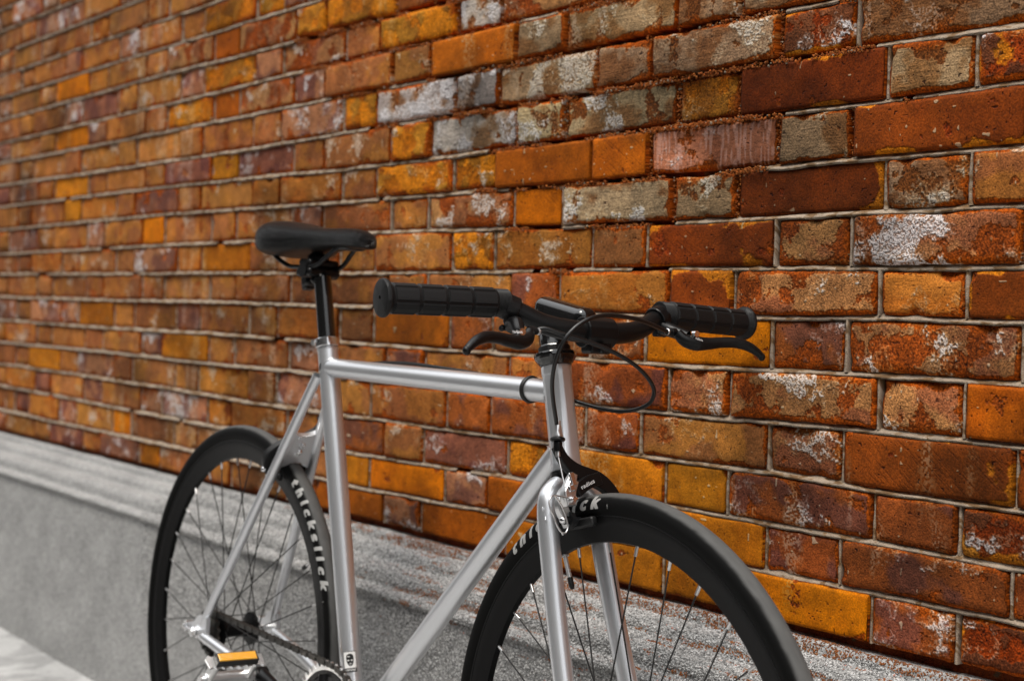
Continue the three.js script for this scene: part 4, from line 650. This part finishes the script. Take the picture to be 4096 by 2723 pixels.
function caliper(xf, rear) {
  const c = group('brake_caliper', bike), put = g => { g = flat(g); g.applyMatrix4(xf); return g; };
  part('far_arm', [put(flipWinding(arm([[0.022, 0.0385], [0.008, 0.031], [-0.004, 0.018], [-0.012, 0.002], [-0.0165, -0.014], [-0.026, -0.0285], [-0.038, -0.037], [-0.052, -0.0365], [-0.066, -0.0285]], [0.007, 0.009, 0.013, 0.0175, 0.016, 0.013, 0.011, 0.01, 0.01], 0.034, 0.008))), put(flipWinding(arm([[-0.03, 0.022], [-0.021, 0.006], [-0.016, -0.012]], [0.013, 0.013, 0.012], 0.0425, 0.0055)))], rear ? M.dark : M.satin, c);
  part('near_arm', [put(flipWinding(arm([[-0.012, 0.027], [-0.024, 0.033], [-0.038, 0.0375], [-0.047, 0.037]], [0.006, 0.012, 0.015, 0.010], 0.0455, 0.0055))), put(flipWinding(arm([[-0.02, 0.004], [-0.03, 0.028], [-0.046, 0.0365], [-0.068, 0.0285]], [0.012, 0.013, 0.012, 0.010], 0.030, 0.007)))], rear ? M.satin : M.alloy, c);
  part('release_lever', [put(box(V(0.056, -0.0185, 0.0335), 0.0035, 0.0165, 0.0075, 0.0016, [0.25, 0, 0])), put(box(V(0.0565, -0.0285, 0.0365), 0.004, 0.008, 0.009, 0.002, [0.2, 0, 0]))], M.chrome, c);
  part('anchor_plate', put(flipWinding(arm([[-0.02, 0.030], [-0.034, 0.038], [-0.047, 0.0375]], [0.008, 0.013, 0.010], 0.0525, 0.0025))), M.alloy, c);
  part('anchor_bolt', [put(rod(V(0.055, -0.0415, 0.0375), V(0.0605, -0.0415, 0.0375), 0.0042, 0.0042, 6)), put(rod(V(0.0602, -0.0415, 0.0375), V(0.062, -0.0415, 0.0375), 0.0026, 0.0026, 16)), put(rod(V(0.012, -0.0185, -0.004), V(0.046, -0.0185, -0.004), 0.0042, 0.0042, 18))], M.chrome, c);
  for (const s of [1, -1]) {
    part('pad_holder', [put(rod(V(0.036, -0.0625, s * 0.036), V(0.037, -0.0645, s * 0.015), 0.0052, 0.0052, 18)), put(rod(V(0.0365, -0.0625, s * 0.031), V(0.0365, -0.063, s * 0.026), 0.0095, 0.0095, 24))], M.dark, c);
    part('pad_bolt', put(ball(V(0.036, -0.0624, s * 0.038), 0.0046)), M.chrome, c);
    const g = new RoundedBoxGeometry(0.05, 0.0115, 0.0095, 4, 0.0035), p = g.attributes.position; for (let i = 0; i < p.count; i++) p.setY(i, p.getY(i) - p.getX(i) * p.getX(i) * 1.7); g.translate(0.041, -0.0665, s * 0.0155); part('brake_pad', put(g), M.plastic, c);
  }
  part('barrel_adjuster', [put(lathe([[0.0045, 0], [0.0082, 0.0006], [0.0092, 0.0025], [0.0085, 0.0045], [0.0055, 0.0055]], V(0.041, 0.028, 0.0385), V(0.03, 1, -0.1), 28)), put(lathe([[0.0052, 0], [0.0056, 0.001], [0.0052, 0.0105], [0.0045, 0.011]], V(0.041, 0.0165, 0.0395), V(0.03, 1, -0.1), 24))], M.satin, c);
  part('cable_ferrule', [put(lathe([[0.0062, 0], [0.0062, 0.002], [0.005, 0.0055], [0.0042, 0.0135], [0.0034, 0.014], [0.0034, 0.019], [0.002, 0.0195]], V(0.0412, 0.0335, 0.0378), V(0.03, 1, -0.1), 24)), put(rod(V(0.041, 0.0165, 0.0395), V(0.041, 0.0105, 0.04), 0.0028, 0.0028, 16))], M.alloy, c);
  part('brake_wire', put(rod(V(0.041, 0.012, 0.0398), V(0.0545, -0.04, 0.0425), 0.0009, 0.0009, 8)), M.alloy, c);
  if (!rear) {
    const w = (x, y) => { const p = spx(2000 + x / 2.411, 1650 + y / 2.411, 0.062); return p; };
    part('wire_tail', [steered(hose([V(0.058, -0.04, 0.0425), w(505, 805), w(475, 850), w(485, 930), w(520, 1000), w(550, 1080), w(610, 1180)], 0.00095, 60, 8)), steered(hose([w(525, 800), w(570, 860), w(610, 930), w(645, 1040), w(655, 1110), w(630, 1160), w(590, 1150), w(545, 1075), w(518, 985)], 0.00095, 60, 8))], M.alloy, c);
    decal('caliper_lettering', 'radius', V(0.0506, -0.0232, 0.0085), V(0, 0.40, -1), V(0, 1, 0.4), 0.033, 0.0082, c);
  }
  return c;
}
caliper(STEER, false);
{
  const th = 61.5 * Math.PI / 180, ey = V(Math.cos(th), Math.sin(th), 0), ex = V(-Math.sin(th), Math.cos(th), 0), ez = V(0, 0, -1);
  const o = V(0, 0.338, 0).addScaledVector(ey, 0.37353).addScaledVector(ex, -0.03943 + 0.018);
  const c = caliper(new THREE.Matrix4().makeBasis(ex, ey, ez).setPosition(o), true), bk = ex.clone().negate(), n0 = px(1204, 1776, 0);
  part('mounting_nut', [lathe([[0.0001, 0.012], [0.0035, 0.0118], [0.0045, 0.009], [0.0052, 0.0085], [0.0052, 0.002], [0.008, 0.0018], [0.008, 0]].reverse(), n0.clone().addScaledVector(bk, -0.004), bk, 24), ball(n0.clone().addScaledVector(ey, -0.013).addScaledVector(bk, 0.002), 0.0052), ...[-1, 1].map(s => ball(n0.clone().add(V(0, 0, s * 0.012)), 0.0022))], M.chrome, c);
  part('wire_clamp', [rod(px(1193, 1745, 0.01), px(1218, 1733, -0.008), 0.0026, 0.0026, 12), rod(px(1196, 1752, 0.01), px(1222, 1740, -0.008), 0.0026, 0.0026, 12)], M.chrome, c);
}
// --- drivetrain
{
  const RING = V(0.3965, 0.275, 0.045), COG = V(0, 0.338, 0.045), PITCH = 0.0127, nR = 46, nC = 16, rR = PITCH / 2 / Math.sin(Math.PI / nR), rC = PITCH / 2 / Math.sin(Math.PI / nC);
  const toothed = (n, r, depth, hole, t) => { const sh = new THREE.Shape(), R = []; for (let i = 0; i < n; i++) for (const [q, h] of [[0, -0.0042], [0.2, -0.0036], [0.36, 0.0022], [0.44, 0.0044], [0.56, 0.0044], [0.64, 0.0022], [0.8, -0.0036]]) { const a = (i + q) / n * Math.PI * 2; R.push(new THREE.Vector2(Math.cos(a) * (r + h), Math.sin(a) * (r + h))); } sh.setFromPoints(R); if (hole) { const p = new THREE.Path(); p.absarc(0, 0, hole, 0, Math.PI * 2, true); sh.holes.push(p); } const g = new THREE.ExtrudeGeometry(sh, { depth: t, bevelSize: 0.0003, bevelThickness: 0.0003, bevelSegments: 1, curveSegments: 48 }); g.translate(0, 0, -t / 2); return flat(g); };
  const crank = group('crankset', bike);
  part('chainring', (() => { const g = toothed(nR, rR, 0, rR - 0.014, 0.0028); g.translate(RING.x, RING.y, RING.z); return g; })(), M.alloy, crank);
  const spider = [lathe([[0.0001, 0.008], [0.02, 0.008], [0.024, 0.004], [0.024, -0.004], [0.0001, -0.004]].reverse(), V(RING.x, RING.y, 0.05), V(0, 0, 1), 32)];
  for (let i = 0; i < 5; i++) { const a = i * Math.PI * 2 / 5 + 0.5; spider.push(taper([V(RING.x, RING.y, 0.051), V(RING.x + Math.cos(a) * 0.045, RING.y + Math.sin(a) * 0.045, 0.051), V(RING.x + Math.cos(a) * 0.078, RING.y + Math.sin(a) * 0.078, 0.049)], [0.012, 0.0085, 0.007], 16, 14)); }
  part('spider', spider, M.satin, crank);
  part('ring_plate', lathe([[rR - 0.0165, -0.0022], [rR - 0.009, -0.0022], [rR - 0.0088, 0.0022], [rR - 0.0165, 0.0022]].reverse(), V(RING.x, RING.y, RING.z + 0.0008), V(0, 0, 1), 72), M.rim, crank);
  const PA = V(0.236, 0.3205, 0.076);
  part('crank_arm', [taper([V(0.4, 0.271, 0.062), V(0.33, 0.2925, 0.066), V(0.27, 0.3108, 0.07), PA.clone().add(V(0, 0, -0.004))], [0.0165, 0.0125, 0.011, 0.0125], 40, 22), rod(PA.clone().add(V(0, 0, -0.013)), PA.clone().add(V(0, 0, 0.005)), 0.0125, 0.0125, 28)], M.satin, crank);
  part('crank_arm', [taper([V(0.4, 0.271, -0.058), V(0.564, 0.2215, -0.072)], [0.015, 0.011], 20, 20)], M.satin, crank);
  part('spindle', rod(V(0.4, 0.271, -0.07), V(0.4, 0.271, 0.072), 0.011, 0.011, 24), M.alloy, crank);
  const cogs = group('rear_cog', bike);
  part('sprocket', (() => { const g = toothed(nC, rC, 0, 0, 0.0028); g.translate(COG.x, COG.y, COG.z); return g; })(), M.chain, cogs);
  part('freewheel_body', lathe([[0.011, 0.013], [0.0125, 0.0135], [0.0205, 0.0128], [0.0225, 0.011], [0.0235, 0.0], [0.0235, -0.006], [0.009, -0.006]].reverse(), COG, V(0, 0, 1), 44), M.chain, cogs);
  part('lock_ring', lathe([[0.006, 0.017], [0.0105, 0.0172], [0.0115, 0.0165], [0.0115, 0.012]].reverse(), COG, V(0, 0, 1), 32), M.alloy, cogs);
  // chain loop: links in turn, inner and outer
  const dx = RING.clone().sub(COG), D = Math.hypot(dx.x, dx.y), base = Math.atan2(dx.y, dx.x), off = Math.asin((rR - rC) / D);
  const aU = base + Math.PI / 2 + off, aL = base - Math.PI / 2 - off;
  const pt = (c, r, a) => V(c.x + Math.cos(a) * r, c.y + Math.sin(a) * r, 0.045);
  const loop = [];
  const straight = (a, b) => { const n = 200; for (let i = 0; i < n; i++) loop.push(a.clone().lerp(b, i / n)); };
  const arc = (c, r, a0, a1) => { const n = 200; for (let i = 0; i < n; i++) loop.push(pt(c, r, mix(a0, a1, i / n))); };
  straight(pt(COG, rC, aU), pt(RING, rR, aU)); arc(RING, rR, aU, aL); straight(pt(RING, rR, aL), pt(COG, rC, aL)); arc(COG, rC, aL, aU - Math.PI * 2);
  const acc = [0]; for (let i = 1; i <= loop.length; i++) acc.push(acc[i - 1] + loop[i % loop.length].distanceTo(loop[i - 1]));
  const total = acc[loop.length], n = 2 * Math.round(total / PITCH / 2), step = total / n;
  const at = s => { s = ((s % total) + total) % total; let lo = 0, hi = loop.length; while (hi - lo > 1) { const m = (lo + hi) >> 1; if (acc[m] <= s) lo = m; else hi = m; } return loop[lo].clone().lerp(loop[(lo + 1) % loop.length], (s - acc[lo]) / (acc[lo + 1] - acc[lo])); };
  const plate = w => { const sh = new THREE.Shape(), h = 0.0042, q = step / 2; sh.absarc(q, 0, h, -1.9, 1.9, false); sh.quadraticCurveTo(0, 0.0024, -q + Math.cos(Math.PI - 1.9) * h, Math.sin(1.9) * h); sh.absarc(-q, 0, h, Math.PI - 1.9, Math.PI + 1.9, false); sh.quadraticCurveTo(0, -0.0024, q + Math.cos(1.9) * h, -Math.sin(1.9) * h); const g = new THREE.ExtrudeGeometry(sh, { depth: 0.0011, bevelEnabled: false, curveSegments: 6 }); g.translate(0, 0, w); return flat(g); };
  const pin = (x, l, r) => { const g = new THREE.CylinderGeometry(r, r, l, 8); g.rotateX(Math.PI / 2); g.translate(x, 0, 0); return flat(g); };
  const outer = mergeGeometries([plate(0.0031), plate(-0.0042), pin(step / 2, 0.0098, 0.0018), pin(-step / 2, 0.0098, 0.0018)]), inner = mergeGeometries([plate(0.0016), plate(-0.0027), pin(step / 2, 0.0036, 0.0038), pin(-step / 2, 0.0036, 0.0038)]);
  const chain = group('chain', bike);
  for (let i = 0; i < n; i++) { const a = at(i * step), b = at((i + 1) * step), m = new THREE.Mesh(i % 2 ? outer : inner, M.chain); m.name = 'chain_link'; m.position.copy(a).add(b).multiplyScalar(0.5); m.rotation.z = Math.atan2(b.y - a.y, b.x - a.x); m.castShadow = m.receiveShadow = true; chain.add(m); }
  // chain tensioners behind the dropouts
  for (const s of [1, -1]) part('chain_tensioner', [rod(V(0, 0.338, s * 0.073), V(-0.03, 0.34, s * 0.073), 0.0028, 0.0028, 12), box(V(-0.036, 0.34, s * 0.066), 0.005, 0.018, 0.014, 0.0015), rod(V(-0.042, 0.34, s * 0.07), V(-0.036, 0.34, s * 0.07), 0.005, 0.005, 6)], M.chrome, bike);
  // pedal on the near crank, front cage tipped up; the far one hidden behind
  const pedal = (c, s, tilt, full) => {
    const p = group('pedal', bike), R = new THREE.Matrix4().makeRotationZ(tilt).setPosition(c), put = g => { g = flat(g); g.applyMatrix4(R); return g; };
    part('pedal_axle', put(rod(V(0, 0, 0), V(0, 0, s * 0.095), 0.0075, 0.006, 24)), M.alloy, p);
    part('pedal_body', [put(rod(V(0, 0, s * 0.014), V(0, 0, s * 0.088), 0.0105, 0.0105, 28)), ...[0.02, 0.082].map(z => put(box(V(0, 0, s * z), 0.074, 0.017, 0.009, 0.003)))], M.alloy, p);
    for (const f of [1, -1]) {
      const sh = new THREE.Shape(); sh.moveTo(0.008, -0.0095); const N = 7; for (let i = 0; i < N; i++) { const z = mix(0.008, 0.095, i / N), w = (0.087) / N; sh.lineTo(z + w * 0.2, -0.0115); sh.lineTo(z + w * 0.5, -0.0085); sh.lineTo(z + w, -0.0095); } sh.lineTo(0.098, 0.006); for (let i = N; i > 0; i--) { const z = mix(0.008, 0.095, i / N), w = 0.087 / N; sh.lineTo(z - w * 0.3, 0.0125); sh.lineTo(z - w * 0.6, 0.009); } sh.lineTo(0.008, 0.0095); sh.closePath();
      for (const [a, b] of [[0.034, 0], [0.07, 0]]) { const h = new THREE.Path(); h.absellipse(a, b, 0.007, 0.0024, 0, Math.PI * 2, true); sh.holes.push(h); }
      const g = new THREE.ExtrudeGeometry(sh, { depth: 0.0022, bevelSize: 0.0006, bevelThickness: 0.0006, bevelSegments: 2, curveSegments: 10 });
      g.applyMatrix4(new THREE.Matrix4().makeBasis(V(0, 0, s), V(0, 1, 0), V(f, 0, 0)).setPosition(V(f * 0.0385, 0, 0))); part('pedal_cage', put(s * f < 0 ? g : flipWinding(g)), M.alloy, p);
      const rf = [put(box(V(f * 0.046, 0, s * 0.0525), 0.011, 0.0185, 0.066, 0.002))]; part('reflector_case', rf, M.plastic, p);
      const lens = [put(box(V(f * 0.0512, 0, s * 0.0525), 0.003, 0.0135, 0.06, 0.0012))];
      if (full) for (let i = 0; i < 22; i++) for (let j = 0; j < 5; j++) { const q = new THREE.SphereGeometry(0.00125, 6, 4); q.scale(0.7, 1, 1); q.translate(f * 0.0528, -0.0052 + j * 0.0026, s * (0.0525 - 0.0282 + i * 0.00268)); lens.push(put(q)); }
      part('reflector', lens, M.amber, p);
    }
  };
  pedal(PA, 1, 0.86, true); pedal(V(0.564, 0.2215, -0.078), -1, 0.1, false);
}
scene.traverse(o => { if (o.isMesh && o.name === 'grip') o.material.side = THREE.DoubleSide; });
renderer.render(scene, camera);
